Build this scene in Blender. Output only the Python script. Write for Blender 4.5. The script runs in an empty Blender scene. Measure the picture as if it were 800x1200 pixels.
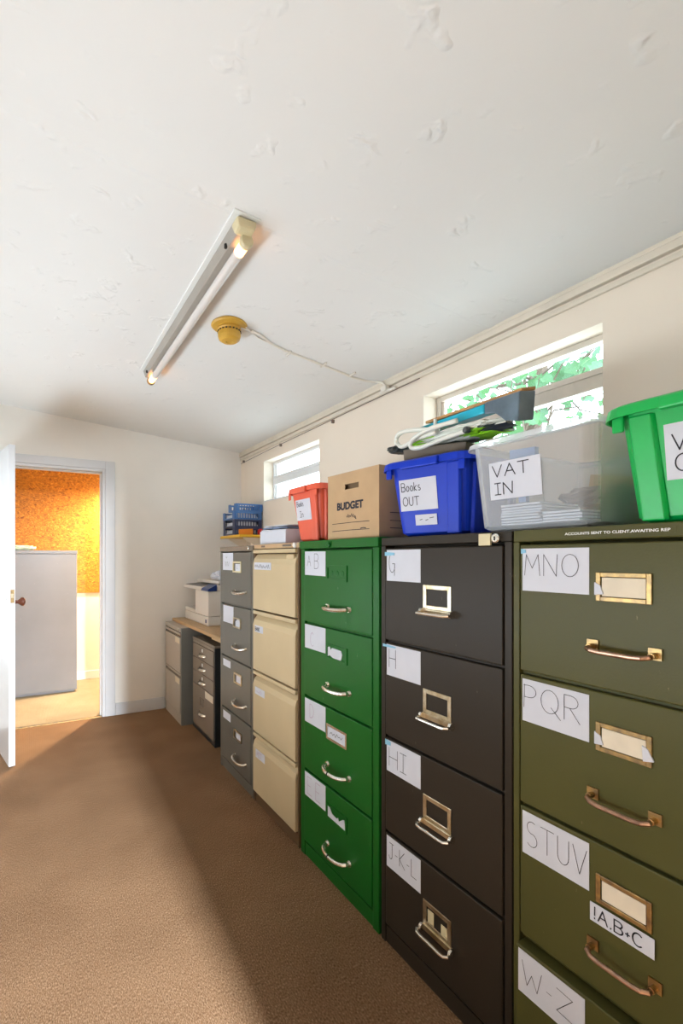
import bpy, bmesh, math, random
from mathutils import Vector, Matrix, noise
PI = math.pi
random.seed(7)
C = bpy.context.scene.collection
S = bpy.context.scene

# ------------------------------------------------------------------ camera
H_CAM = 1.254
cam = bpy.data.cameras.new('camera'); co = bpy.data.objects.new('camera', cam); C.objects.link(co)
cam.sensor_fit = 'HORIZONTAL'; cam.sensor_width = 24.0; cam.lens = 24.0 * 560 / 800
cam.shift_x = 80 / 800; cam.shift_y = 54 / 800
cam.clip_start = 0.02
co.location = (0, 0, H_CAM); co.rotation_euler = (PI / 2, 0, -math.atan(285 / 560))
S.camera = co

# ------------------------------------------------------------------ world, lights, exposure
W = bpy.data.worlds.new('sky'); S.world = W; W.use_nodes = True
bg = W.node_tree.nodes['Background']; bg.inputs[0].default_value = (0.80, 0.91, 1.0, 1); bg.inputs[1].default_value = 5.0
S.view_settings.view_transform = 'Standard'; S.view_settings.look = 'None'
S.view_settings.gamma = 1.0; S.view_settings.use_curve_mapping = False
S.view_settings.exposure = 0.68

def area(name, loc, target, sx, sy, power, col, portal=False, spread=PI):
    l = bpy.data.lights.new(name, 'AREA'); l.shape = 'RECTANGLE'; l.size = sx; l.size_y = sy
    l.energy = power; l.color = col; l.spread = spread
    o = bpy.data.objects.new(name, l); C.objects.link(o); o.location = loc
    o.rotation_euler = (Vector(target) - Vector(loc)).to_track_quat('-Z', 'Y').to_euler()
    if portal: l.cycles.is_portal = True
    return o

# added area lights: floor light behind the camera, ceiling fill by the left wall
area('corridor_added_light', (0.45, -3.50, 1.98), (0.30, -.2, 0.0), 0.20, 0.50, 140, (0.86, 0.93, 1.0), spread=math.radians(70))
area('left_fill_light', (-1.06, 1.85, 0.98), (1.0, 1.85, 2.35), 3.9, 0.6, 31, (0.80, 0.91, 1.0), spread=math.radians(125))
area('near_window_portal', (1.80, 1.33, 1.875), (0, 1.33, 1.875), 0.8, 0.34, 1, (1, 1, 1), True)
area('far_window_portal', (1.80, 3.09, 1.875), (0, 3.09, 1.875), 0.84, 0.34, 1, (1, 1, 1), True)

# ------------------------------------------------------------------ materials
def mat(name, col, rough=0.5, metal=0.0, spec=0.5, emit=None, estr=0.0, var=0.0, vscale=8.0, bump=0.0, bscale=60.0, col2=None, coat=0.0):
    m = bpy.data.materials.new(name); m.use_nodes = True
    nt = m.node_tree; p = nt.nodes['Principled BSDF']
    p.inputs['Base Color'].default_value = (*col, 1); p.inputs['Roughness'].default_value = rough
    p.inputs['Metallic'].default_value = metal; p.inputs['Specular IOR Level'].default_value = spec
    if coat: p.inputs['Coat Weight'].default_value = coat; p.inputs['Coat Roughness'].default_value = 0.15
    if emit: p.inputs['Emission Color'].default_value = (*emit, 1); p.inputs['Emission Strength'].default_value = estr
    tc = nt.nodes.new('ShaderNodeTexCoord')
    if var or col2:
        n = nt.nodes.new('ShaderNodeTexNoise'); n.inputs['Scale'].default_value = vscale; n.inputs['Detail'].default_value = 5
        nt.links.new(tc.outputs['Object'], n.inputs['Vector'])
        r = nt.nodes.new('ShaderNodeValToRGB')
        c2 = col2 if col2 else tuple(min(1, c * (1 - var)) for c in col)
        c1 = col if col2 else tuple(min(1, c * (1 + var)) for c in col)
        r.color_ramp.elements[0].position = 0.32; r.color_ramp.elements[1].position = 0.68
        r.color_ramp.elements[0].color = (*c2, 1); r.color_ramp.elements[1].color = (*c1, 1)
        nt.links.new(n.outputs['Fac'], r.inputs['Fac']); nt.links.new(r.outputs['Color'], p.inputs['Base Color'])
    if bump:
        n = nt.nodes.new('ShaderNodeTexNoise'); n.inputs['Scale'].default_value = bscale; n.inputs['Detail'].default_value = 4
        nt.links.new(tc.outputs['Object'], n.inputs['Vector'])
        b = nt.nodes.new('ShaderNodeBump'); b.inputs['Strength'].default_value = bump; b.inputs['Distance'].default_value = 0.002
        nt.links.new(n.outputs['Fac'], b.inputs['Height']); nt.links.new(b.outputs['Normal'], p.inputs['Normal'])
    return m

def enamel(name, col, chip, rough=0.32, amount=0.67):
    """painted sheet steel: slight tone drift, fine scratches and a few chips"""
    m = mat(name, col, rough, spec=0.22, var=0.07, vscale=2.2, bump=0.12, bscale=220)
    nt = m.node_tree; p = nt.nodes['Principled BSDF']
    base = p.inputs['Base Color'].links[0].from_socket
    tc = nt.nodes.new('ShaderNodeTexCoord')
    mp = nt.nodes.new('ShaderNodeMapping'); mp.inputs['Scale'].default_value = (30, 30, 9)
    n = nt.nodes.new('ShaderNodeTexNoise'); n.inputs['Scale'].default_value = 2.0; n.inputs['Detail'].default_value = 8; n.inputs['Roughness'].default_value = 0.7
    nt.links.new(tc.outputs['Object'], mp.inputs[0]); nt.links.new(mp.outputs[0], n.inputs['Vector'])
    r = nt.nodes.new('ShaderNodeValToRGB'); r.color_ramp.elements[0].position = amount; r.color_ramp.elements[1].position = amount + 0.04
    mx = nt.nodes.new('ShaderNodeMix'); mx.data_type = 'RGBA'
    nt.links.new(n.outputs['Fac'], r.inputs[0]); nt.links.new(r.outputs[0], mx.inputs[0])
    nt.links.new(base, mx.inputs[6]); mx.inputs[7].default_value = (*chip, 1)
    nt.links.new(mx.outputs[2], p.inputs['Base Color'])
    return m

def carpet_mat(name, c1, c2, c3):
    m = mat(name, c1, 0.95, spec=0.1); nt = m.node_tree; p = nt.nodes['Principled BSDF']
    tc = nt.nodes.new('ShaderNodeTexCoord')
    mp = nt.nodes.new('ShaderNodeMapping'); mp.inputs['Scale'].default_value = (1.0, 0.36, 1)
    nt.links.new(tc.outputs['Object'], mp.inputs[0])
    n = nt.nodes.new('ShaderNodeTexNoise'); n.inputs['Scale'].default_value = 380; n.inputs['Detail'].default_value = 3
    nt.links.new(mp.outputs[0], n.inputs['Vector'])
    r = nt.nodes.new('ShaderNodeValToRGB'); r.color_ramp.elements[0].position = 0.30; r.color_ramp.elements[1].position = 0.70
    r.color_ramp.elements[0].color = (*c2, 1); r.color_ramp.elements[1].color = (*c3, 1)
    e = r.color_ramp.elements.new(0.5); e.color = (*c1, 1)
    nt.links.new(n.outputs['Fac'], r.inputs[0])
    n2 = nt.nodes.new('ShaderNodeTexNoise'); n2.inputs['Scale'].default_value = 3.0; n2.inputs['Detail'].default_value = 6
    nt.links.new(tc.outputs['Object'], n2.inputs['Vector'])
    r2 = nt.nodes.new('ShaderNodeValToRGB'); r2.color_ramp.elements[0].position = 0.3; r2.color_ramp.elements[1].position = 0.7
    r2.color_ramp.elements[0].color = (0.78, 0.76, 0.74, 1); r2.color_ramp.elements[1].color = (1, 1, 1, 1)
    nt.links.new(n2.outputs['Fac'], r2.inputs[0])
    mx = nt.nodes.new('ShaderNodeMix'); mx.data_type = 'RGBA'; mx.blend_type = 'MULTIPLY'; mx.inputs[0].default_value = 1
    nt.links.new(r.outputs[0], mx.inputs[6]); nt.links.new(r2.outputs[0], mx.inputs[7])
    nt.links.new(mx.outputs[2], p.inputs['Base Color'])
    wv = nt.nodes.new('ShaderNodeTexWave'); wv.bands_direction = 'X'; wv.inputs['Scale'].default_value = 36; wv.inputs['Distortion'].default_value = 1.5
    wv.inputs['Detail Scale'].default_value = 8
    nt.links.new(tc.outputs['Object'], wv.inputs['Vector'])
    ad = nt.nodes.new('ShaderNodeMath'); ad.operation = 'MULTIPLY_ADD'; ad.inputs[1].default_value = 0.4
    nt.links.new(wv.outputs['Fac'], ad.inputs[0]); nt.links.new(n.outputs['Fac'], ad.inputs[2])
    b = nt.nodes.new('ShaderNodeBump'); b.inputs['Strength'].default_value = 0.6; b.inputs['Distance'].default_value = 0.003
    nt.links.new(ad.outputs[0], b.inputs['Height']); nt.links.new(b.outputs['Normal'], p.inputs['Normal'])
    return m

def ceiling_mat():
    m = mat('ceiling_plaster', (0.785, 0.79, 0.775), 0.75, var=0.015, vscale=1.5); nt = m.node_tree; p = nt.nodes['Principled BSDF']
    tc = nt.nodes.new('ShaderNodeTexCoord')
    n = nt.nodes.new('ShaderNodeTexNoise'); n.inputs['Scale'].default_value = 11; n.inputs['Detail'].default_value = 2
    nt.links.new(tc.outputs['Object'], n.inputs['Vector'])
    mask = nt.nodes.new('ShaderNodeValToRGB'); mask.color_ramp.elements[0].position = 0.60; mask.color_ramp.elements[1].position = 0.72
    nt.links.new(n.outputs['Fac'], mask.inputs[0])
    w = nt.nodes.new('ShaderNodeTexWave'); w.wave_type = 'RINGS'; w.inputs['Scale'].default_value = 9; w.inputs['Distortion'].default_value = 14
    w.inputs['Detail'].default_value = 3; w.inputs['Detail Scale'].default_value = 1.2
    nt.links.new(tc.outputs['Object'], w.inputs['Vector'])
    mu = nt.nodes.new('ShaderNodeMath'); mu.operation = 'MULTIPLY'
    nt.links.new(mask.outputs[0], mu.inputs[0]); nt.links.new(w.outputs['Fac'], mu.inputs[1])
    n3 = nt.nodes.new('ShaderNodeTexNoise'); n3.inputs['Scale'].default_value = 14; n3.inputs['Detail'].default_value = 5
    nt.links.new(tc.outputs['Object'], n3.inputs['Vector'])
    ad = nt.nodes.new('ShaderNodeMath'); ad.operation = 'MULTIPLY_ADD'; ad.inputs[1].default_value = 0.25
    nt.links.new(n3.outputs['Fac'], ad.inputs[0]); nt.links.new(mu.outputs[0], ad.inputs[2])
    b = nt.nodes.new('ShaderNodeBump'); b.inputs['Strength'].default_value = 0.75; b.inputs['Distance'].default_value = 0.005
    nt.links.new(ad.outputs[0], b.inputs['Height']); nt.links.new(b.outputs['Normal'], p.inputs['Normal'])
    return m

def cork_mat():
    m = mat('orange_wallcovering', (0.8, 0.4, 0.05), 0.55); nt = m.node_tree; p = nt.nodes['Principled BSDF']
    tc = nt.nodes.new('ShaderNodeTexCoord')
    mp = nt.nodes.new('ShaderNodeMapping'); mp.inputs['Scale'].default_value = (1, 1, 1.6)
    nt.links.new(tc.outputs['Object'], mp.inputs[0])
    n = nt.nodes.new('ShaderNodeTexNoise'); n.inputs['Scale'].default_value = 26; n.inputs['Detail'].default_value = 3; n.inputs['Distortion'].default_value = 2.0
    v = nt.nodes.new('ShaderNodeTexVoronoi'); v.inputs['Scale'].default_value = 30
    nt.links.new(mp.outputs[0], n.inputs['Vector']); nt.links.new(mp.outputs[0], v.inputs['Vector'])
    r = nt.nodes.new('ShaderNodeValToRGB')
    els = r.color_ramp.elements; els[0].position = 0.30; els[0].color = (0.20, 0.070, 0.004, 1); els[1].position = 0.72; els[1].color = (0.62, 0.35, 0.09, 1)
    e = els.new(0.43); e.color = (0.36, 0.150, 0.008, 1); e = els.new(0.60); e.color = (0.47, 0.215, 0.015, 1)
    nt.links.new(n.outputs['Fac'], r.inputs[0])
    mx = nt.nodes.new('ShaderNodeMix'); mx.data_type = 'RGBA'; mx.blend_type = 'OVERLAY'; mx.inputs[0].default_value = 0.30
    nt.links.new(r.outputs[0], mx.inputs[6]); nt.links.new(v.outputs['Distance'], mx.inputs[7])
    hs = nt.nodes.new('ShaderNodeHueSaturation'); hs.inputs['Saturation'].default_value = 1.0
    nt.links.new(mx.outputs[2], hs.inputs['Color'])
    mm = nt.nodes.new('ShaderNodeMix'); mm.data_type = 'RGBA'; mm.blend_type = 'MULTIPLY'; mm.inputs[0].default_value = 1.0
    nt.links.new(hs.outputs[0], mm.inputs[6]); mm.inputs[7].default_value = (1.0, 0.85, 0.6, 1)
    nt.links.new(mm.outputs[2], p.inputs['Base Color'])
    b = nt.nodes.new('ShaderNodeBump'); b.inputs['Strength'].default_value = 0.6; b.inputs['Distance'].default_value = 0.006
    nt.links.new(n.outputs['Fac'], b.inputs['Height']); nt.links.new(b.outputs['Normal'], p.inputs['Normal'])
    return m

def glass_mat():
    m = bpy.data.materials.new('window_glass'); m.use_nodes = True; nt = m.node_tree; nt.nodes.clear()
    o = nt.nodes.new('ShaderNodeOutputMaterial'); t = nt.nodes.new('ShaderNodeBsdfTransparent'); t.inputs[0].default_value = (0.95, 0.98, 0.97, 1)
    g = nt.nodes.new('ShaderNodeBsdfGlossy'); g.inputs['Roughness'].default_value = 0.03
    f0 = nt.nodes.new('ShaderNodeLayerWeight'); f0.inputs[0].default_value = 0.5; f = nt.nodes.new('ShaderNodeMapRange'); f.inputs[3].default_value = 0.03; f.inputs[4].default_value = 0.35; nt.links.new(f0.outputs['Facing'], f.inputs[0]); f.inputs[1].default_value = 0.4
    mx = nt.nodes.new('ShaderNodeMixShader')
    nt.links.new(f.outputs[0], mx.inputs[0]); nt.links.new(t.outputs[0], mx.inputs[1]); nt.links.new(g.outputs[0], mx.inputs[2]); nt.links.new(mx.outputs[0], o.inputs[0])
    return m

def clear_plastic():
    m = bpy.data.materials.new('clear_plastic'); m.use_nodes = True; nt = m.node_tree; nt.nodes.clear()
    o = nt.nodes.new('ShaderNodeOutputMaterial'); t = nt.nodes.new('ShaderNodeBsdfTransparent'); t.inputs[0].default_value = (0.90, 0.93, 0.95, 1)
    t.inputs[0].default_value = (0.965, 0.975, 0.985, 1); d = nt.nodes.new('ShaderNodeBsdfPrincipled'); d.inputs['Base Color'].default_value = (0.86, 0.88, 0.90, 1); d.inputs['Roughness'].default_value = 0.22
    f = nt.nodes.new('ShaderNodeLayerWeight'); f.inputs[0].default_value = 0.25
    mr = nt.nodes.new('ShaderNodeMapRange'); mr.inputs[1].default_value = 0; mr.inputs[2].default_value = 1; mr.inputs[3].default_value = 0.11; mr.inputs[4].default_value = 0.8
    nt.links.new(f.outputs['Facing'], mr.inputs[0])
    mx = nt.nodes.new('ShaderNodeMixShader')
    nt.links.new(mr.outputs[0], mx.inputs[0]); nt.links.new(t.outputs[0], mx.inputs[1]); nt.links.new(d.outputs[0], mx.inputs[2]); nt.links.new(mx.outputs[0], o.inputs[0])
    return m

def wood_mat(name, c1, c2, scale=6):
    m = mat(name, c1, 0.45); nt = m.node_tree; p = nt.nodes['Principled BSDF']
    tc = nt.nodes.new('ShaderNodeTexCoord'); mp = nt.nodes.new('ShaderNodeMapping'); mp.inputs['Scale'].default_value = (8, 0.8, 8)
    n = nt.nodes.new('ShaderNodeTexNoise'); n.inputs['Scale'].default_value = scale; n.inputs['Detail'].default_value = 5; n.inputs['Distortion'].default_value = 0.8
    r = nt.nodes.new('ShaderNodeValToRGB'); r.color_ramp.elements[0].color = (*c2, 1); r.color_ramp.elements[1].color = (*c1, 1)
    r.color_ramp.elements[0].position = 0.3; r.color_ramp.elements[1].position = 0.7
    nt.links.new(tc.outputs['Object'], mp.inputs[0]); nt.links.new(mp.outputs[0], n.inputs['Vector']); nt.links.new(n.outputs['Fac'], r.inputs[0]); nt.links.new(r.outputs[0], p.inputs['Base Color'])
    return m

M = dict(
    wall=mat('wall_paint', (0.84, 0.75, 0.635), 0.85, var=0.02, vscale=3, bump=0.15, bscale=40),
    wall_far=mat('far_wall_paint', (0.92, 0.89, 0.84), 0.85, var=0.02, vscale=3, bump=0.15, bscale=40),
    dado=mat('dado_paint', (0.66, 0.62, 0.55), 0.8, var=0.02),
    ceiling=ceiling_mat(), cork=cork_mat(),
    carpet=carpet_mat('brown_carpet', (0.275, 0.158, 0.085), (0.135, 0.073, 0.036), (0.47, 0.31, 0.195)),
    carpet2=carpet_mat('tan_carpet', (0.40, 0.34, 0.235), (0.31, 0.26, 0.175), (0.50, 0.43, 0.31)),
    gloss=mat('white_gloss_paint', (0.68, 0.695, 0.72), 0.3, var=0.02),
    upvc=mat('window_frame_paint', (0.78, 0.79, 0.80), 0.35, var=0.02),
    frame_dirty=mat('aged_window_frame', (0.66, 0.60, 0.52), 0.45, var=0.08, vscale=14),
    trunk=mat('trunking', (0.72, 0.65, 0.54), 0.5, var=0.05, vscale=9),
    cable=mat('cable', (0.80, 0.76, 0.68), 0.5), wire=mat('dark_wire', (0.16, 0.12, 0.10), 0.5),
    glass=glass_mat(), clear=clear_plastic(), clear_rim=clear_plastic(),
    green=enamel('green_enamel', (0.008, 0.115, 0.014), (0.25, 0.34, 0.22), 0.30),
    dark=enamel('dark_bronze_enamel', (0.030, 0.023, 0.016), (0.22, 0.19, 0.15), 0.38, 0.68),
    olive=enamel('olive_enamel', (0.080, 0.077, 0.022), (0.28, 0.24, 0.12), 0.36, 0.68),
    grey=enamel('grey_enamel', (0.150, 0.142, 0.122), (0.33, 0.29, 0.24), 0.27, 0.67),
    grey_lid=mat('taupe_enamel', (0.20, 0.165, 0.125), 0.35, var=0.1),
    cream=enamel('cream_enamel', (0.58, 0.47, 0.29), (0.45, 0.36, 0.24), 0.4, 0.70),
    coffee=enamel('coffee_enamel', (0.14, 0.085, 0.045), (0.4, 0.3, 0.2), 0.4, 0.67),
    coffee_top=mat('tan_enamel', (0.50, 0.34, 0.19), 0.4, var=0.08),
    lgrey=enamel('light_grey_enamel', (0.44, 0.40, 0.355), (0.30, 0.26, 0.22), 0.38, 0.69),
    mgrey=enamel('mid_grey_enamel', (0.22, 0.225, 0.215), (0.3, 0.3, 0.28), 0.38, 0.69),
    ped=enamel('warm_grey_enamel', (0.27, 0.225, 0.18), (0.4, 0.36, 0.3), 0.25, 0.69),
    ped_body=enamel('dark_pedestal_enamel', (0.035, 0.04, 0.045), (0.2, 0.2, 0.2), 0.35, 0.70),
    cup=enamel('cupboard_enamel', (0.22, 0.225, 0.24), (0.55, 0.54, 0.5), 0.28, 0.68),
    black=mat('black', (0.012, 0.012, 0.012), 0.6),
    chrome=mat('chrome', (0.78, 0.76, 0.70), 0.22, metal=1.0, var=0.06, vscale=40),
    brass=mat('tarnished_brass', (0.50, 0.33, 0.13), 0.35, metal=1.0, col2=(0.24, 0.17, 0.10), vscale=60),
    copper=mat('worn_copper', (0.56, 0.36, 0.25), 0.3, metal=1.0, col2=(0.36, 0.22, 0.16), vscale=50),
    nickel=mat('nickel', (0.72, 0.66, 0.52), 0.3, metal=1.0, col2=(0.50, 0.40, 0.24), vscale=45),
    paper=mat('paper', (0.62, 0.64, 0.71), 0.85, var=0.02, vscale=20, bump=0.3, bscale=25),
    card=mat('index_card', (0.74, 0.66, 0.52), 0.85, var=0.05, vscale=25),
    ink=mat('black_marker', (0.02, 0.02, 0.03), 0.7), pink=mat('faded_pen', (0.40, 0.24, 0.38), 0.8),
    tape=mat('blue_tape', (0.22, 0.50, 0.68), 0.4), white=mat('white_plastic', (0.80, 0.80, 0.78), 0.4),
    ivory=mat('ivory_plastic', (0.66, 0.58, 0.36), 0.4), batten=mat('batten_enamel', (0.34, 0.31, 0.27), 0.35, var=0.05),
    reflector=mat('spine_cover', (0.78, 0.80, 0.78), 0.4),
    blue=mat('blue_plastic', (0.003, 0.036, 0.50), 0.42, spec=0.3, var=0.05), red=mat('coral_plastic', (0.78, 0.12, 0.06), 0.4, var=0.05),
    bgreen=mat('bright_green_plastic', (0.0, 0.42, 0.075), 0.33, var=0.05),
    cardboard=mat('cardboard', (0.50, 0.335, 0.185), 0.85, var=0.05, vscale=12), cardboard_in=mat('cardboard_inside', (0.20, 0.13, 0.07), 0.9),
    tray_blue=mat('blue_tray_plastic', (0.05, 0.16, 0.42), 0.35), tray_dark=mat('navy_tray_plastic', (0.025, 0.035, 0.10), 0.35),
    yellow=mat('yellow_laminate', (0.80, 0.45, 0.02), 0.4), orange=mat('orange_card', (0.85, 0.26, 0.02), 0.6),
    wood=wood_mat('worktop_wood', (0.60, 0.40, 0.21), (0.46, 0.29, 0.14)), wood_light=wood_mat('pale_wood', (0.66, 0.50, 0.28), (0.58, 0.42, 0.22)),
    printer=mat('printer_plastic', (0.74, 0.69, 0.63), 0.4, var=0.02), printer_dark=mat('printer_grey', (0.16, 0.15, 0.15), 0.4), printer_blue=mat('printer_blue', (0.012, 0.035, 0.16), 0.3),
    detector=mat('yellowed_plastic', (0.62, 0.36, 0.05), 0.45, var=0.08, vscale=20),
    tube=mat('fluorescent_tube', (0.62, 0.59, 0.56), 0.25, emit=(1.0, 0.9, 0.8), estr=0.03),
    glow=mat('tube_end_glow', (1, 0.55, 0.3), 0.4, emit=(1.0, 0.42, 0.14), estr=4.0),
    bag=mat('white_bag_plastic', (0.76, 0.77, 0.70), 0.35), lime=mat('lime_bag_plastic', (0.30, 0.72, 0.02), 0.4), bag_dark=mat('dark_bag_print', (0.05, 0.06, 0.06), 0.4),
    teal=mat('turquoise_packet', (0.01, 0.42, 0.58), 0.35), pack_dark=mat('slate_packet', (0.06, 0.09, 0.12), 0.35, col2=(0.16, 0.22, 0.27), vscale=14), tan=mat('orange_brown_paper', (0.50, 0.25, 0.09), 0.7, var=0.2, vscale=20),
    taupe=mat('taupe_card', (0.155, 0.125, 0.095), 0.8, var=0.08), paper_blue=mat('blue_grey_folder', (0.20, 0.27, 0.42), 0.6), brown_cloth=mat('brown_bundle', (0.16, 0.12, 0.09), 0.9, var=0.3, vscale=30),
    folder=mat('blue_folder', (0.15, 0.26, 0.48), 0.5), lilac=mat('lilac_plastic', (0.25, 0.15, 0.35), 0.5),
    knob_brown=mat('brown_knob', (0.12, 0.035, 0.02), 0.25), cloth=mat('pale_green_cloth', (0.42, 0.60, 0.42), 0.9, var=0.3, vscale=50, col2=(0.75, 0.78, 0.70)),
    bark=mat('bark', (0.10, 0.07, 0.05), 0.9), leaf=mat('leaf', (0.045, 0.16, 0.03), 0.5, col2=(0.13, 0.24, 0.16), vscale=5),
    red_thing=mat('red_plastic', (0.6, 0.02, 0.02), 0.4),
)
for _n in M['clear_rim'].node_tree.nodes:
    if _n.type == 'MAP_RANGE': _n.inputs[3].default_value = 0.42
# leaves let daylight through
_p = M['leaf'].node_tree.nodes['Principled BSDF']; _nt = M['leaf'].node_tree
_tr = _nt.nodes.new('ShaderNodeBsdfTranslucent'); _mx = _nt.nodes.new('ShaderNodeMixShader'); _mx.inputs[0].default_value = 0.5
_src = _p.inputs['Base Color'].links[0].from_socket; _nt.links.new(_src, _tr.inputs[0])
_nt.links.new(_p.outputs[0], _mx.inputs[1]); _nt.links.new(_tr.outputs[0], _mx.inputs[2]); _nt.links.new(_mx.outputs[0], _nt.nodes['Material Output'].inputs[0])

# ------------------------------------------------------------------ mesh builder
class MB:
    def __init__(s): s.v = []; s.f = []; s.m = []
    def add(s, vs, fs, m=0):
        b = len(s.v); s.v += [tuple(p) for p in vs]
        for f in fs: s.f.append([b + i for i in f]); s.m.append(m)
    def hexa(s, p, m=0):   # p: 4 bottom ccw, 4 top ccw
        s.add(p, [(3, 2, 1, 0), (4, 5, 6, 7), (0, 1, 5, 4), (1, 2, 6, 5), (2, 3, 7, 6), (3, 0, 4, 7)], m)
    def box(s, x0, x1, y0, y1, z0, z1, m=0):
        x0, x1 = sorted((x0, x1)); y0, y1 = sorted((y0, y1)); z0, z1 = sorted((z0, z1))
        s.hexa([(x0, y0, z0), (x1, y0, z0), (x1, y1, z0), (x0, y1, z0), (x0, y0, z1), (x1, y0, z1), (x1, y1, z1), (x0, y1, z1)], m)
    def quad(s, a, b, c, d, m=0): s.add([a, b, c, d], [(0, 1, 2, 3)], m)
    def tube(s, pts, r, n=8, m=0, cap=True):
        pts = [Vector(p) for p in pts]; rs = r if isinstance(r, (list, tuple)) else [r] * len(pts)
        vs = []; up = None
        for i, p in enumerate(pts):
            t = (pts[min(i + 1, len(pts) - 1)] - pts[max(i - 1, 0)]).normalized()
            if up is None: up = Vector((0, 0, 1)) if abs(t.z) < 0.9 else Vector((1, 0, 0))
            a = t.cross(up).normalized(); up = a.cross(t).normalized()
            for k in range(n):
                q = 2 * PI * k / n; vs.append(p + (a * math.cos(q) + up * math.sin(q)) * rs[i])
        fs = []
        for i in range(len(pts) - 1):
            for k in range(n):
                k2 = (k + 1) % n; fs.append((i * n + k, i * n + k2, (i + 1) * n + k2, (i + 1) * n + k))
        if cap: fs.append(tuple(range(n - 1, -1, -1))); fs.append(tuple((len(pts) - 1) * n + k for k in range(n)))
        s.add(vs, fs, m)
    def lathe(s, c, axis, prof, n=24, m=0):  # prof: (radius, distance along axis)
        ax = Vector(axis).normalized(); u = ax.orthogonal().normalized(); w = ax.cross(u); c = Vector(c)
        vs = []; fs = []
        for r, d in prof:
            for k in range(n):
                q = 2 * PI * k / n; vs.append(c + ax * d + (u * math.cos(q) + w * math.sin(q)) * max(r, 1e-5))
        for i in range(len(prof) - 1):
            for k in range(n):
                k2 = (k + 1) % n; fs.append((i * n + k, i * n + k2, (i + 1) * n + k2, (i + 1) * n + k))
        fs.append(tuple(range(n - 1, -1, -1))); fs.append(tuple((len(prof) - 1) * n + k for k in range(n)))
        s.add(vs, fs, m)
    def rings(s, loops, m=0, cap0=False, cap1=False, closed=True):  # loops of equal length
        n = len(loops[0]); vs = [p for l in loops for p in l]; fs = []
        for i in range(len(loops) - 1):
            for k in range(n if closed else n - 1):
                k2 = (k + 1) % n; fs.append((i * n + k, i * n + k2, (i + 1) * n + k2, (i + 1) * n + k))
        if cap0: fs.append(tuple(range(n - 1, -1, -1)))
        if cap1: fs.append(tuple((len(loops) - 1) * n + k for k in range(n)))
        s.add(vs, fs, m)
    def build(s, name, mats, parent=None, bevel=0.0, smooth=False, world=True, solid=0.0, sub=0):
        me = bpy.data.meshes.new(name)
        off = Vector((0, 0, 0))
        if parent is not None and world:
            r = parent
            while r.parent: r = r.parent
            off = r.location
        me.from_pydata([tuple(Vector(p) - off) for p in s.v], [], s.f)
        mats = mats if isinstance(mats, (list, tuple)) else [mats]
        for mm in mats: me.materials.append(M[mm])
        for p, mi in zip(me.polygons, s.m): p.material_index = min(mi, len(mats) - 1); p.use_smooth = smooth
        bm = bmesh.new(); bm.from_mesh(me); bmesh.ops.recalc_face_normals(bm, faces=bm.faces); bm.to_mesh(me); bm.free()
        o = bpy.data.objects.new(name, me); C.objects.link(o)
        if parent is not None: o.parent = parent
        if solid: k = o.modifiers.new('solid', 'SOLIDIFY'); k.thickness = solid; k.offset = 0
        if bevel: k = o.modifiers.new('bevel', 'BEVEL'); k.width = bevel; k.segments = 2; k.limit_method = 'ANGLE'; k.angle_limit = math.radians(40)
        if sub: k = o.modifiers.new('sub', 'SUBSURF'); k.levels = sub; k.render_levels = sub
        return o

def tag(o, label=None, cat=None, group=None, kind=None):
    if label: o['label'] = label
    if cat: o['category'] = cat
    if group: o['group'] = group
    if kind: o['kind'] = kind
    return o
def thing(name, label, cat, loc, rz=0.0, group=None):
    o = bpy.data.objects.new(name, None); C.objects.link(o); o.location = loc; o.rotation_euler = (0, 0, rz); o.empty_display_size = 0.1
    return tag(o, label, cat, group)
def struct(o): o['kind'] = 'structure'; return o

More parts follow.
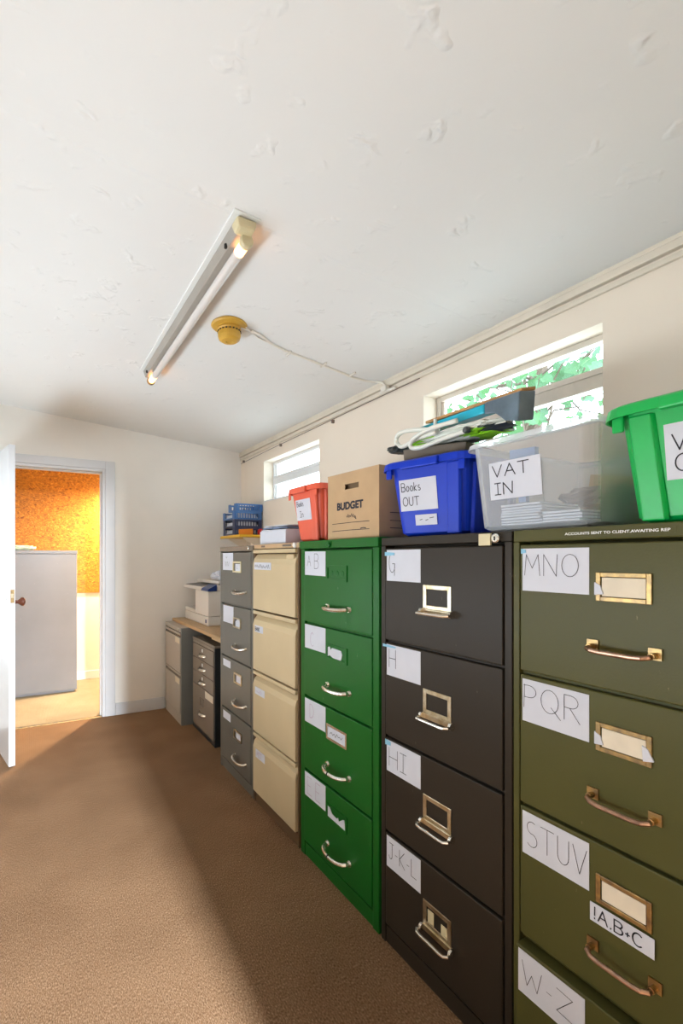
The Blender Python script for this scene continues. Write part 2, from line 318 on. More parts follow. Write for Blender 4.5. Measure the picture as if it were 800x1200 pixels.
# ------------------------------------------------------------------ stroke lettering
def arc(cx, cy, rx, ry, a0, a1, n=10):
    return [(cx + rx * math.cos(math.radians(a0 + (a1 - a0) * i / n)), cy + ry * math.sin(math.radians(a0 + (a1 - a0) * i / n))) for i in range(n + 1)]
G = {
 'A': (.8, [[(0, 0), (.4, 1), (.8, 0)], [(.15, .38), (.65, .38)]]),
 'B': (.7, [[(0, 0), (0, 1)], [(0, 1)] + arc(.35, .76, .3, .24, 90, -90) + [(0, .52)], [(0, .52)] + arc(.35, .26, .35, .26, 90, -90) + [(0, 0)]]),
 'C': (.7, [arc(.42, .5, .42, .5, 50, 310, 14)]),
 'D': (.75, [[(0, 0), (0, 1)], [(0, 1)] + arc(.2, .5, .55, .5, 90, -90) + [(0, 0)]]),
 'E': (.6, [[(.6, 1), (0, 1), (0, 0), (.6, 0)], [(0, .5), (.45, .5)]]),
 'F': (.6, [[(.6, 1), (0, 1), (0, 0)], [(0, .5), (.45, .5)]]),
 'G': (.8, [arc(.42, .5, .42, .5, 50, 330, 14) + [(.78, .45), (.45, .45)], [(.76, .45), (.74, -.15)]]),
 'H': (.7, [[(0, 0), (0, 1)], [(.7, 0), (.7, 1)], [(0, .5), (.7, .5)]]),
 'I': (.5, [[(0, 1), (.5, 1)], [(.25, 1), (.25, 0)], [(0, 0), (.5, 0)]]),
 'J': (.6, [[(.1, 1), (.65, 1)], [(.45, 1), (.45, .25)] + arc(.24, .22, .21, .22, 0, -170)]),
 'K': (.65, [[(0, 0), (0, 1)], [(.6, 1), (0, .42), (.65, 0)]]),
 'L': (.6, [[(0, 1), (0, 0), (.6, 0)]]),
 'M': (.9, [[(0, 0), (.1, 1), (.45, .35), (.8, 1), (.9, 0)]]),
 'N': (.75, [[(0, 0), (0, 1), (.7, 0), (.75, 1)]]),
 'O': (.9, [arc(.45, .5, .43, .5, 90, 450, 20)]),
 'P': (.65, [[(0, 0), (.03, 1)] , [(0, .95)] + arc(.25, .72, .38, .26, 100, -90) + [(0, .46)]]),
 'Q': (.9, [arc(.43, .52, .42, .48, 90, 450, 20), [(.5, .3), (.95, -.1)]]),
 'R': (.7, [[(0, 0), (0, 1)], [(0, 1)] + arc(.3, .75, .32, .25, 90, -90) + [(0, .5)], [(.25, .5), (.7, -.03)]]),
 'S': (.7, [arc(.38, .75, .32, .25, 60, 255, 10) + arc(.35, .25, .34, .27, 75, -140, 10)]),
 'T': (.8, [[(0, 1), (.8, 1)], [(.4, 1), (.4, 0)]]),
 'U': (.65, [[(0, 1), (0, .35)] + arc(.32, .33, .32, .33, 180, 360) + [(.64, 1)]]),
 'V': (.75, [[(0, 1), (.36, 0), (.75, 1)]]),
 'W': (1.1, [[(0, 1), (.28, 0), (.55, .6), (.85, 0), (1.1, 1)]]),
 'X': (.7, [[(0, 0), (.7, 1)], [(0, 1), (.7, 0)]]),
 'Y': (.7, [[(0, 1), (.35, .5), (.7, 1)], [(.35, .5), (.35, 0)]]),
 'Z': (.8, [[(0, 1), (.8, .95), (0, .05), (.85, 0)]]),
 'o': (.5, [arc(.25, .3, .24, .3, 90, 450, 12)]),
 'k': (.5, [[(0, 0), (0, .95)], [(.42, .6), (0, .28), (.45, 0)]]),
 's': (.4, [arc(.2, .45, .17, .15, 60, 255, 8) + arc(.2, .15, .18, .16, 75, -140, 8)]),
 'n': (.5, [[(0, 0), (.02, .6)], [(.02, .35)] + arc(.25, .35, .22, .24, 170, 0, 8) + [(.48, 0)]]),
 'u': (.5, [[(0, .6), (0, .25)] + arc(.23, .24, .23, .24, 180, 360, 8) + [(.46, .6), (.48, 0)]]),
 't': (.5, [[(.2, .85), (.2, .1), (.4, .02)], [(0, .6), (.45, .6)]]),
 '-': (.35, [[(.05, .45), (.3, .45)]]), '.': (.15, [[(.05, .0), (.1, .06)]]), '!': (.15, [[(.08, 1), (.06, .3)], [(.06, .08), (.07, .0)]]),
 '+': (.35, [[(.02, .4), (.32, .4)], [(.17, .55), (.17, .25)]]), ' ': (.4, []),
}
def scribble(n, w, seed):
    r = random.Random(seed); pts = []; t = 0
    for i in range(n): pts.append((w * i / n, r.uniform(0, .35) if i % 2 else r.uniform(.45, 1.0)))
    return pts
def letters(text, gap=.22):
    out = []; x = 0
    for ch in text:
        w, st = G[ch]
        for l in st: out.append([(x + a, b) for a, b in l])
        x += w + gap
    return out, x - gap
def strokes(mb, lines, fn, w, m):
    """flat pen strokes; fn maps (a, b) on the sheet to a point and a normal offset is built in"""
    for l in lines:
        for (a0, b0), (a1, b1) in zip(l[:-1], l[1:]):
            d = math.hypot(a1 - a0, b1 - b0)
            if d < 1e-6: continue
            ux, uy = (a1 - a0) / d, (b1 - b0) / d; e = w * .35
            a0_, b0_, a1_, b1_ = a0 - ux * e, b0 - uy * e, a1 + ux * e, b1 + uy * e
            nx, ny = -uy * w / 2, ux * w / 2
            mb.quad(fn(a0_ + nx, b0_ + ny), fn(a0_ - nx, b0_ - ny), fn(a1_ - nx, b1_ - ny), fn(a1_ + nx, b1_ + ny), m)

def sheet(name, parent, x, yl, zt, w, h, text=(), mats=('paper', 'ink', 'tape'), pen=0.0022, skew=0.0, tape=None, extra=(), world=True, label=None, curl=True, slope=0.0):
    """sheet of paper facing -x: yl = its left edge (larger y), zt = top; text rows: (string, left, baseline from top, height, letter width factor)"""
    mb = MB()
    def P(a, b, d=0.0): return (x - d - slope * b * 0, yl - a, zt - b - skew * a)
    n = 5
    vs = []
    for d in (0.0, 0.0007):
        for j in range(n + 1):
            for i in range(n + 1):
                vs.append(P(w * i / n, h * j / n, d + 0.0004))
    fs = []; N = (n + 1) ** 2
    for j in range(n):
        for i in range(n):
            a = j * (n + 1) + i; fs.append((a, a + 1, a + n + 2, a + n + 1)); fs.append((N + a, N + a + n + 1, N + a + n + 2, N + a + 1))
    ed = [j for j in range(n + 1)] + [j * (n + 1) + n for j in range(1, n + 1)] + [n * (n + 1) + i for i in range(n - 1, -1, -1)] + [j * (n + 1) for j in range(n - 1, 0, -1)]
    for a, b in zip(ed, ed[1:] + ed[:1]): fs.append((a, N + a, N + b, b))
    mb.add(vs, fs, 0)
    fn = lambda a, b: P(a, b, 0.0017)
    for row in text:
        s_, left, base, hh, kx = row
        ls, tw = letters(s_)
        strokes(mb, [[(left + p[0] * hh * kx, base - p[1] * hh) for p in l] for l in ls], fn, pen, 1)
    for l in extra: strokes(mb, [l], fn, pen, 1)
    if tape:
        for (a, b, tw, th) in tape:
            mb.hexa([P(a, b, .0012), P(a + tw, b + .003, .0012), P(a + tw, b + .003, .0026), P(a, b, .0026), P(a, b + th, .0012), P(a + tw, b + th * .8, .0012), P(a + tw, b + th * .8, .0026), P(a, b + th, .0026)], 2)
    o = mb.build(name, list(mats), parent, world=world)
    if label: o['label'] = label
    return o

def text_mesh(body, size, bold=0.0):
    cu = bpy.data.curves.new('lettering', 'FONT'); cu.body = body; cu.size = size; cu.offset = bold; cu.fill_mode = 'FRONT'
    ob = bpy.data.objects.new('lettering', cu); C.objects.link(ob)
    dg = bpy.context.evaluated_depsgraph_get(); dg.update()
    me = bpy.data.meshes.new_from_object(ob.evaluated_get(dg))
    C.objects.unlink(ob); bpy.data.objects.remove(ob); bpy.data.curves.remove(cu)
    vs = [tuple(v.co) for v in me.vertices]; fs = [tuple(p.vertices) for p in me.polygons]
    bpy.data.meshes.remove(me)
    w = max(v[0] for v in vs) - min(v[0] for v in vs); x0 = min(v[0] for v in vs)
    return [(v[0] - x0, v[1]) for v in vs], fs, w

# ================================================================== ROOM
XW, YF, XL, YB = 1.70, 3.98, -1.10, -0.45
def ceil_z(x): return 2.20 + 0.09 * (XW - x)

b = MB(); b.box(XL - .1, XW + .12, YB - 3.2, YF + .02, -.06, 0); struct(b.build('floor', 'carpet'))
b = MB()
ys = [YB - 3.2, 1.345, 1.352, 1.359, YF + .1]
for (y0, y1, d0, d1) in ((YB - 3.2, 1.30, 0, 0), (1.30, 1.345, 0, -.0032), (1.345, 1.362, -.0032, 0), (1.362, YF + .1, 0, 0)):
    xa, xb = XL - .1, XW + .12
    b.hexa([(xa, y0, ceil_z(xa) + d0), (xb, y0, ceil_z(xb) + d0), (xb, y1, ceil_z(xb) + d1), (xa, y1, ceil_z(xa) + d1),
            (xa, y0, ceil_z(xa) + .08), (xb, y0, ceil_z(xb) + .08), (xb, y1, ceil_z(xb) + .08), (xa, y1, ceil_z(xa) + .08)])
struct(b.build('ceiling', 'ceiling'))
# right wall with two window openings
WZ0, WZ1 = 1.71, 2.04
WIN = [(2.67, 3.51), (0.921, 1.735)]
b = MB(); T = .14
b.box(XW, XW + T, YB, YF + .1, -.06, WZ0); b.box(XW, XW + T, YB, YF + .1, WZ1, 2.215)
for y0, y1 in ((YB, WIN[1][0]), (WIN[1][1], WIN[0][0]), (WIN[0][1], YF + .1)): b.box(XW, XW + T, y0, y1, WZ0, WZ1)
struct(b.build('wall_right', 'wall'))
b = MB(); b.box(XL - .1, XL, YB, YF, -.06, 2.5); struct(b.build('wall_left', 'wall'))
# rear wall with the doorway the photographer stands in, corridor beyond
b = MB(); b.box(XL, -.50, YB - .1, YB, 0, 2.5); b.box(.50, XW, YB - .1, YB, 0, 2.5); b.box(-.5, .5, YB - .1, YB, 2.0, 2.5); struct(b.build('wall_rear', 'wall'))
b = MB(); b.box(XL - .1, XL, YB - 3.2, YB, 0, 2.5); b.box(XW, XW + .12, YB - 3.2, YB, 0, 2.3); b.box(XL - .1, XW + .12, YB - 3.3, YB - 3.2, 0, 2.5); struct(b.build('wall_corridor', 'wall'))
# far wall with door opening
DX0, DX1, DZ = -.30, .530, 1.955
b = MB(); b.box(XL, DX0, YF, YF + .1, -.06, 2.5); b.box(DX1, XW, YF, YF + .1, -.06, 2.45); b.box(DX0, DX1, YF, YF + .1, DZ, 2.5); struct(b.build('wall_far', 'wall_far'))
# door frame
b = MB()
b.box(DX1, DX1 + .075, YF - .018, YF - .0005, 0, DZ + .065); b.box(DX0 - .07, DX0, YF - .018, YF - .0005, 0, DZ + .065); b.box(DX0, DX1, YF - .018, YF - .0005, DZ, DZ + .065)
b.box(DX1 - .022, DX1 + .0, YF - .012, YF + .11, 0, DZ); b.box(DX0, DX0 + .022, YF - .012, YF + .11, 0, DZ); b.box(DX0 + .022, DX1 - .022, YF - .012, YF + .11, DZ - .022, DZ)
b.box(DX1 - .034, DX1 - .022, YF + .035, YF + .06, 0, DZ - .022); b.box(DX0 + .022, DX1 - .022, YF + .035, YF + .06, DZ - .034, DZ - .022)
struct(b.build('trim_1', 'gloss', bevel=.004))
b = MB(); b.box(DX1 + .078, 1.005, YF - .016, YF - .0005, 0, .085); b.box(DX1 + .078, 1.005, YF - .012, YF - .0005, .085, .095); struct(b.build('baseboard_far', 'gloss', bevel=.003))
b = MB(); b.box(DX0 + .03, DX1 - .025, YF - .012, YF + .015, -.001, .006); struct(b.build('trim_2', 'brass', bevel=.002))
# open door leaf, hinged on the left
hx, hy = -.275, YF - .005; ex, ey = -.113, 3.255
d = Vector((ex - hx, ey - hy, 0)).normalized(); nr = Vector((-d.y, d.x, 0))  # nr points to +x
if nr.x < 0: nr = -nr
def leaf_box(mb, a0, a1, t0, t1, z0, z1, m=0):
    q = [Vector((hx, hy, 0)) + d * a + nr * t for a, t in ((a0, t0), (a1, t0), (a1, t1), (a0, t1))]
    mb.hexa([(p.x, p.y, z0) for p in q] + [(p.x, p.y, z1) for p in q], m)
LW = (Vector((ex, ey, 0)) - Vector((hx, hy, 0))).length
door = thing('door_1', None, None, (hx, hy, 0)); door['kind'] = 'structure'
b = MB(); leaf_box(b, 0, LW, 0, .036, .006, 1.935); b.build('door_leaf', 'gloss', door, bevel=.003)
b = MB(); leaf_box(b, LW - .0005, LW + .0015, .010, .030, .985, 1.065); leaf_box(b, LW + .001, LW + .007, .013, .025, 1.015, 1.04, 1); b.build('latch_plate', ['brass', 'nickel'], door)
for s_, t0, mm, lab in ((1, .036, 'knob_brown', 'dark brown knob'), (-1, 0, 'white', 'white knob')):
    c = Vector((hx, hy, 0)) + d * (LW - .065) + nr * t0; c.z = .985
    b = MB(); b.lathe(c, nr * s_, [(.024, .0), (.024, .004), (.012, .007), (.010, .025), (.016, .034), (.026, .046), (.027, .056), (.018, .066), (.004, .069)], 20)
    o = b.build('door_knob', mm, door, smooth=True); o['label'] = lab

# trunking at the top of the right wall, thin dark wire beneath
b = MB(); b.box(XW - .022, XW - .0005, YB, YF - .001, 2.160, 2.186); b.box(XW - .014, XW - .0005, YB, YF - .001, 2.132, 2.150)
b.box(XW - .017, XW - .0005, YB, YF - .001, 2.188, 2.205)
struct(b.build('trim_3', 'trunk', bevel=.003))
b = MB(); b.tube([(XW - .012, YF - .03, 2.100), (XW - .012, 3.4, 2.112), (XW - .012, 2.8, 2.118), (XW - .012, 2.2, 2.126), (XW - .010, 1.75, 2.129)], .0022, 6)
for y in (3.9, 3.2, 2.5): b.box(XW - .017, XW, y - .006, y + .006, 2.100, 2.120)
o = b.build('wall_wire', 'wire'); tag(o, 'thin dark wire clipped along the right wall above the far window', 'cable')

# windows
def window(idx, y0, y1, fm):
    w = thing('window_%d' % idx, None, None, (XW + .08, (y0 + y1) / 2, WZ0)); w['kind'] = 'structure'
    x0, x1 = XW + .085, XW + .125
    b = MB(); e = .0005
    b.box(x0, x1, y0 + e, y0 + .022, WZ0 + e, WZ1 - e); b.box(x0, x1, y1 - .022, y1 - e, WZ0 + e, WZ1 - e)
    b.box(x0, x1, y0 + .022, y1 - .022, WZ1 - .024, WZ1 - e); b.box(x0, x1, y0 + .022, y1 - .022, WZ0 + e, WZ0 + .022)
    b.build('window_frame', fm, w, bevel=.003)
    b = MB(); b.box(x0 - .004, x1, y0 + .022, y1 - .022, 1.852, 1.900); b.box(x0 - .010, x1, y0 + .022, y1 - .022, 1.900, 1.922)
    b.build('transom', fm, w, bevel=.003)
    b = MB(); b.box(x0 + .012, x1 - .01, y0 + .022, y0 + .036, WZ0 + .022, 1.852); b.box(x0 + .012, x1 - .01, y1 - .040, y1 - .022, WZ0 + .022, 1.852)
    b.box(x0 + .012, x1 - .01, y1 - .040, y1 - .022, 1.922, WZ1 - .024)
    b.build('sash', fm, w, bevel=.002)
    for z0, z1 in ((WZ0 + .022, 1.852), (1.922, WZ1 - .024)):
        b = MB(); b.box(x0 + .02, x0 + .024, y0 + .022, y1 - .022, z0, z1); b.build('pane', 'glass', w)
    b = MB(); b.box(XW - .002, x0, y0 + .0005, y1 - .0005, WZ0 - .0, WZ0 + .010); b.build('window_sill', 'upvc', w, bevel=.002)
window(1, *WIN[0], 'upvc'); window(2, *WIN[1], 'frame_dirty')

# ---------------- room beyond the door
b = MB(); b.box(-1.2, 1.72, YF + .02, 5.4, -.06, -.0005); struct(b.build('floor_far_room', 'carpet2'))
b = MB(); b.box(-1.2, 1.72, 5.30, 5.40, 0, .895); struct(b.build('wall_far_room_dado', 'dado'))
b = MB(); b.box(-1.2, 1.72, 5.285, 5.40, .895, 2.4); struct(b.build('wall_far_room_back', 'cork'))
b = MB(); b.box(-1.3, -1.2, YF + .1, 5.4, 0, 2.4); struct(b.build('wall_far_room_left', 'dado'))
b = MB(); b.box(1.72, 1.80, YF + .1, 5.4, 0, 2.4); struct(b.build('wall_far_room_right', 'dado'))
b = MB(); b.box(-1.3, 1.80, YF + .1, 5.4, 2.40, 2.45); struct(b.build('ceiling_far_room', 'dado'))
b = MB(); b.box(-1.2, 1.72, 5.285, 5.2995, 0, .085); struct(b.build('baseboard_far_room', 'gloss', bevel=.003))

# lamp of the far room (a wall-hung bulb, out of view)
lp = thing('pendant_lamp', 'bare warm bulb on a cord from the ceiling of the room beyond the door', 'lamp', (1.05, 4.90, 2.40))
b = MB(); b.lathe((1.05, 4.90, 2.40), (0, 0, -1), [(.04, 0), (.035, .02), (.01, .03)], 16); b.tube([(1.05, 4.90, 2.38), (1.05, 4.90, 2.25)], .004, 6); b.lathe((1.05, 4.90, 2.25), (0, 0, -1), [(.016, 0), (.018, .03)], 12); b.build('cord', 'white', lp)
b = MB(); b.lathe((1.05, 4.90, 2.18), (0, 0, 1), [(.002, -.05), (.02, -.045), (.03, -.02), (.024, .01), (.014, .04)], 16); b.build('bulb', 'tube', lp, smooth=True)
l = bpy.data.lights.new('far_room_lamp', 'SPOT'); l.spot_size = math.radians(165); l.spot_blend = 0.75; l.energy = 260; l.color = (1.0, 0.77, 0.50); l.shadow_soft_size = .05
o = bpy.data.objects.new('far_room_lamp', l); C.objects.link(o); o.location = (1.05, 4.90, 2.10)
b = MB(); b.rings([[(1.05 + rr * math.cos(2 * PI * k / 28), 4.90 + rr * math.sin(2 * PI * k / 28), zz) for k in range(28)] for rr, zz in ((.02, 2.26), (.14, 2.16), (.137, 2.158), (.018, 2.256))]); b.build('added_shade', 'white', lp)  # unseen shade, added to keep the lamp's light off the upper wall

cb = thing('metal_cupboard', 'tall plain grey metal cupboard with dented edge, seen through the open door', 'cupboard', (-.1, 4.83, 0))
b = MB(); b.box(-.62, .395, 4.845, 5.24, 0.02, 1.318); b.box(-.60, .375, 4.87, 5.22, 0, .02); b.build('body', 'cup', cb, bevel=.004)
b = MB(); b.box(-.60, .392, 4.832, 4.8445, .03, 1.290); b.build('panel', 'cup', cb, bevel=.003)
b = MB(); b.box(-.62, .398, 4.828, 4.8445, 1.294, 1.324); b.build('top_rail', 'cup', cb, bevel=.003)
def crumple(name, cx, cy, cz, sx, sy, sz, mats, seed, parent=None, nx=22, ny=16, amp=.3, color=None):
    mb = MB(); loops = []
    for j in range(ny + 1):
        ph = -PI / 2 + PI * j / ny; ring = []
        for i in range(nx):
            th = 2 * PI * i / nx
            q = Vector((math.cos(th) * math.cos(ph), math.sin(th) * math.cos(ph), math.sin(ph)))
            sgn = lambda t, e: math.copysign(abs(t) ** e, t)
            p = Vector((sgn(q.x, .6), sgn(q.y, .6), sgn(q.z, .8)))
            k = 1 + amp * noise.noise(q * 2.6 + Vector((seed, 0, 0))) + amp * .5 * noise.noise(q * 6 + Vector((0, seed, 0)))
            ring.append((cx + p.x * sx * k, cy + p.y * sy * k, max(cz - sz, cz + p.z * sz * k)))
        loops.append(ring)
    mb.rings(loops, 0, True, True)
    if color:
        for fi, f in enumerate(mb.f):
            c = sum((Vector(mb.v[i]) for i in f), Vector()) / len(f)
            mb.m[fi] = color(c)
    return mb.build(name, mats, parent, smooth=False)
o = crumple('folded_cloth', -.06, 4.95, 1.335 + .012, .10, .08, .022, ['cloth'], 3.0); tag(o, 'pale green cloth lying on top of the grey metal cupboard', 'cloth')

# ================================================================== CEILING FIXTURES
lt = thing('fluorescent_light', 'old fluorescent batten light with a single bare tube on the ceiling', 'ceiling light', (.60, 2.0, ceil_z(.6)))
b = MB(); z0 = ceil_z(.6)
b.hexa([(.545, 1.325, ceil_z(.545) - .006), (.632, 1.325, ceil_z(.632) - .006), (.632, 2.70, ceil_z(.632) - .006), (.545, 2.70, ceil_z(.545) - .006),
        (.545, 1.325, ceil_z(.545) - .0005), (.632, 1.325, ceil_z(.632) - .0005), (.632, 2.70, ceil_z(.632) - .0005), (.545, 2.70, ceil_z(.545) - .0005)])
b.build('base_plate', 'reflector', lt, bevel=.002)
b = MB(); b.hexa([(.570, 1.36, z0 - .042), (.612, 1.36, z0 - .042), (.612, 2.69, z0 - .042), (.570, 2.69, z0 - .042), (.560, 1.36, z0 - .006), (.622, 1.36, z0 - .0075), (.622, 2.69, z0 - .0075), (.560, 2.69, z0 - .006)])
b.build('spine', 'batten', lt, bevel=.003)
b = MB(); b.hexa([(.562, 1.333, z0 - .040), (.618, 1.333, z0 - .040), (.618, 1.372, z0 - .046), (.562, 1.372, z0 - .046), (.556, 1.333, z0 - .007), (.626, 1.333, z0 - .0085), (.626, 1.39, z0 - .0085), (.556, 1.39, z0 - .007)])
b.build('end_cap', 'ivory', lt, bevel=.009)
tz = 2.243; tx = .603
for y, s_ in ((1.36, 1), (2.70, -1)):
    b = MB(); b.lathe((tx, y, tz), (0, s_, 0), [(.019, 0), (.022, .004), (.022, .018), (.017, .022)], 20)
    b.box(tx - .010, tx + .010, y + s_ * .002, y + s_ * .016, tz + .012, z0 - .030)
    b.build('lamp_holder', 'ivory' if s_ == 1 else 'brass', lt, smooth=False)
b = MB(); b.tube([(tx, 1.384, tz), (tx, 2.674, tz)], .0165, 20, 0, False); tb = b.build('tube', 'tube', lt, smooth=True)
b = MB(); b.tube([(tx, 1.378, tz), (tx, 1.43, tz)], .0168, 20); b.build('tube_end', 'glow', tb, smooth=False)
b = MB(); b.tube([(tx, 2.60, tz), (tx, 2.68, tz)], .0168, 20); b.build('tube_end', 'glow', tb, smooth=False)
for y in (1.45, 2.62):
    b = MB(); b.tube([(.566, y, z0 - .028), (.566, y, z0 - .040)], .006, 10); b.build('screw', 'black', lt)

dc = thing('smoke_detector', 'yellowed round smoke detector on the ceiling beside the tube light', 'smoke detector', (.783, 1.965, ceil_z(.783)))
zc = ceil_z(.783)
b = MB(); b.lathe((.783, 1.965, zc), (0, 0, -1), [(.078, .0), (.080, .006), (.074, .012), (.050, .015)], 32); b.build('mounting_base', 'detector', dc, smooth=False)
b = MB(); b.lathe((.783, 1.965, zc - .014), (0, 0, -1), [(.050, 0), (.052, .010), (.047, .016), (.050, .022), (.050, .040), (.046, .052), (.034, .060), (.016, .062), (.012, .058)], 32)
for k in range(20):
    q = 2 * PI * k / 20; cx_, cy_ = .783 + .0495 * math.cos(q), 1.965 + .0495 * math.sin(q); b.lathe((cx_, cy_, zc - .034), (math.cos(q), math.sin(q), 0), [(.0035, -.003), (.0035, .003)], 6, 1)
b.build('sensor_head', ['detector', 'black'], dc, smooth=False)
b = MB(); b.hexa([(.80, 1.93, ceil_z(.8) - .012), (.885, 1.95, ceil_z(.885) - .012), (.885, 2.01, ceil_z(.885) - .012), (.80, 2.03, ceil_z(.8) - .012), (.80, 1.93, ceil_z(.8) - .0005), (.885, 1.95, ceil_z(.885) - .0005), (.885, 2.01, ceil_z(.885) - .0005), (.80, 2.03, ceil_z(.8) - .0005)]); b.build('cable_box', 'white', dc, bevel=.003)

def cz(x, y, dz=.004): return (x, y, ceil_z(x) - dz)
b = MB(); b.tube([cz(.88, 1.945), cz(.93, 1.955), cz(1.0, 1.995), cz(1.09, 2.02), cz(1.25, 2.035), cz(1.40, 2.05), cz(1.52, 2.065), cz(1.60, 2.06), cz(1.665, 2.03), (1.672, 2.0, 2.185), (1.676, 1.975, 2.155)], .006, 8)
b.tube([cz(.845, 1.93), cz(.93, 1.985), cz(1.06, 2.012)], .003, 6)
for x in (1.12, 1.32, 1.50): b.box(x - .004, x + .004, 2.010, 2.06, ceil_z(x) - .010, ceil_z(x) - .0003)
o = b.build('ceiling_cable', 'cable', smooth=True); tag(o, 'white cable clipped across the ceiling from the smoke detector to the wall', 'cable')
o = MB(); o.box(XW - .05, XW - .0225, 1.955, 1.995, 2.130, 2.158); o.tube([(XW - .03, 1.9, 2.128), (XW - .03, 2.02, 2.138)], .008, 8)
o = o.build('cable_clip', 'cable', bevel=.003); tag(o, 'small cream cable joint where the ceiling cable meets the wall trunking', 'cable joint')

# ================================================================== CABINETS
XF = 1.035
TOPS = [1.288, .984, .675, .366, .060]
def cabinet_root(name, label, y0, y1, x=XF, depth=.62):
    return thing(name, label, 'filing cabinet', (x + depth / 2, (y0 + y1) / 2, 0))
def carcass(root, y0, y1, m, x=XF, depth=.62, H=1.32, stile=.022, zt=1.292, zb=.060, seams=(), lid=0.0, plinth_m=None, lid_m=None, side_m=None):
    b = MB(); R_ = .035
    b.box(x, x + depth, y0, y0 + stile, 0.0, zt); b.box(x, x + depth, y1 - stile, y1, 0.0, zt)
    b.box(x + R_ + .004, x + depth, y0 + stile, y1 - stile, 0.0, zt)
    for s_ in seams: b.box(x + .012, x + R_ + .004, y0 + stile, y1 - stile, s_ - .010, s_ + .004)
    b.build('body', side_m or m, root, bevel=.002)
    b = MB(); b.box(x - lid, x + depth, y0 - lid * .3, y1 + lid * .3, zt, H); b.build('lid', lid_m or m, root, bevel=.003)
    b = MB(); b.box(x + .004, x + R_ + .003, y0 + stile + .0005, y1 - stile - .0005, 0.0, zb - .006); b.build('plinth', plinth_m or m, root, bevel=.002)
def drawer_front(root, y0, y1, z0, z1, m, x=XF, stile=.022, out=.003):
    b = MB(); b.box(x - out, x + .030, y0 + stile + .002, y1 - stile - .002, z0 + .006, z1 - .003)
    return b.build('drawer', m, root, bevel=.003)
def plate_frame(mb, x, yl, yr, zt, zb, t, dpt, m=0):
    mb.box(x - dpt, x, yl - t, yl, zb, zt, m); mb.box(x - dpt, x, yr, yr + t, zb, zt, m); mb.box(x - dpt, x, yr + t, yl - t, zt - t, zt, m); mb.box(x - dpt, x, yr + t, yl - t, zb, zb + t, m)
def bow(mb, x, yl, yr, z, out, r, m=0, drop=.006, n=12, flat=1.0):
    pts = []
    for i in range(n + 1):
        t = i / n; a = PI * t
        pts.append((x - out * (math.sin(a) ** flat), yl + (yr - yl) * (0.5 - 0.5 * math.cos(a)), z - drop * math.sin(a)))
    mb.tube(pts, r, 10, m)

# ---- tall grey cabinet
gy0, gy1 = 2.262, 2.742
g = cabinet_root('filing_cabinet', 'tall dark grey four-drawer metal filing cabinet with bow handles, beside the worktop and copier', gy0, gy1)
carcass(g, gy0, gy1, 'grey', seams=TOPS[1:4], lid=.004, lid_m='grey_lid', stile=.026, side_m='grey')
b = MB(); b.lathe((XF - .004, gy0 + .05, 1.306), (-1, 0, 0), [(.010, 0), (.010, .006), (.007, .008)], 16); b.build('lock', 'chrome', g)
ppr = [(2.690, 1.288, .16, .100), (2.684, .975, .16, .098), (2.684, .656, .115, .040), (2.684, .349, .115, .044)]
hold = [(2.528, 1.235, .118, .062), (2.522, .920, .105, .058), (2.512, .610, .108, .058), (2.515, .290, .110, .052)]
for k in range(4):
    dr = drawer_front(g, gy0, gy1, TOPS[k + 1], TOPS[k], 'grey', stile=.026)
    yl, zt, w, h = ppr[k]
    ex = [[(.05 + .01 * i, .02 + .012 * (i % 2)) for i in range(3)], [(.03 + .008 * i, .05 + .014 * ((i * 7) % 3)) for i in range(10)]] if k == 0 else []
    sheet('paper_label', dr, XF - .003, yl, min(zt, TOPS[k] - .004), w, h, extra=ex, pen=.002)
    yl, zt, w, h = hold[k]
    b = MB(); plate_frame(b, XF - .003, yl, yl - w, zt, zt - h, .009, .005)
    b.box(XF - .0045, XF - .003, yl - .01 - w * .20, yl - w + .012, zt - h + .008, zt - (.008 if k else .014), 1)
    if k == 0: strokes(b, [[(yl - .055, zt - .022), (yl - .055, zt - .04), (yl - .066, zt - .04)]], lambda a, c: (XF - .0052, a, c), .002, 2)
    if k == 1: b.box(XF - .0056, XF - .003, yl - w * .45, yl - w * .15, zt - .016, zt - .010, 2)
    o = b.build('card_holder', ['ivory' if k == 0 else 'nickel', 'paper', 'ink'], dr)
    b = MB(); z = TOPS[k] - .218
    bow(b, XF - .003, 2.500, 2.345, z, .034, .0075, drop=.010, flat=.7)
    b.box(XF - .006, XF - .003, 2.49, 2.512, z - .008, z + .008); b.box(XF - .006, XF - .003, 2.333, 2.355, z - .008, z + .008)
    b.build('handle', 'chrome', dr, smooth=False)

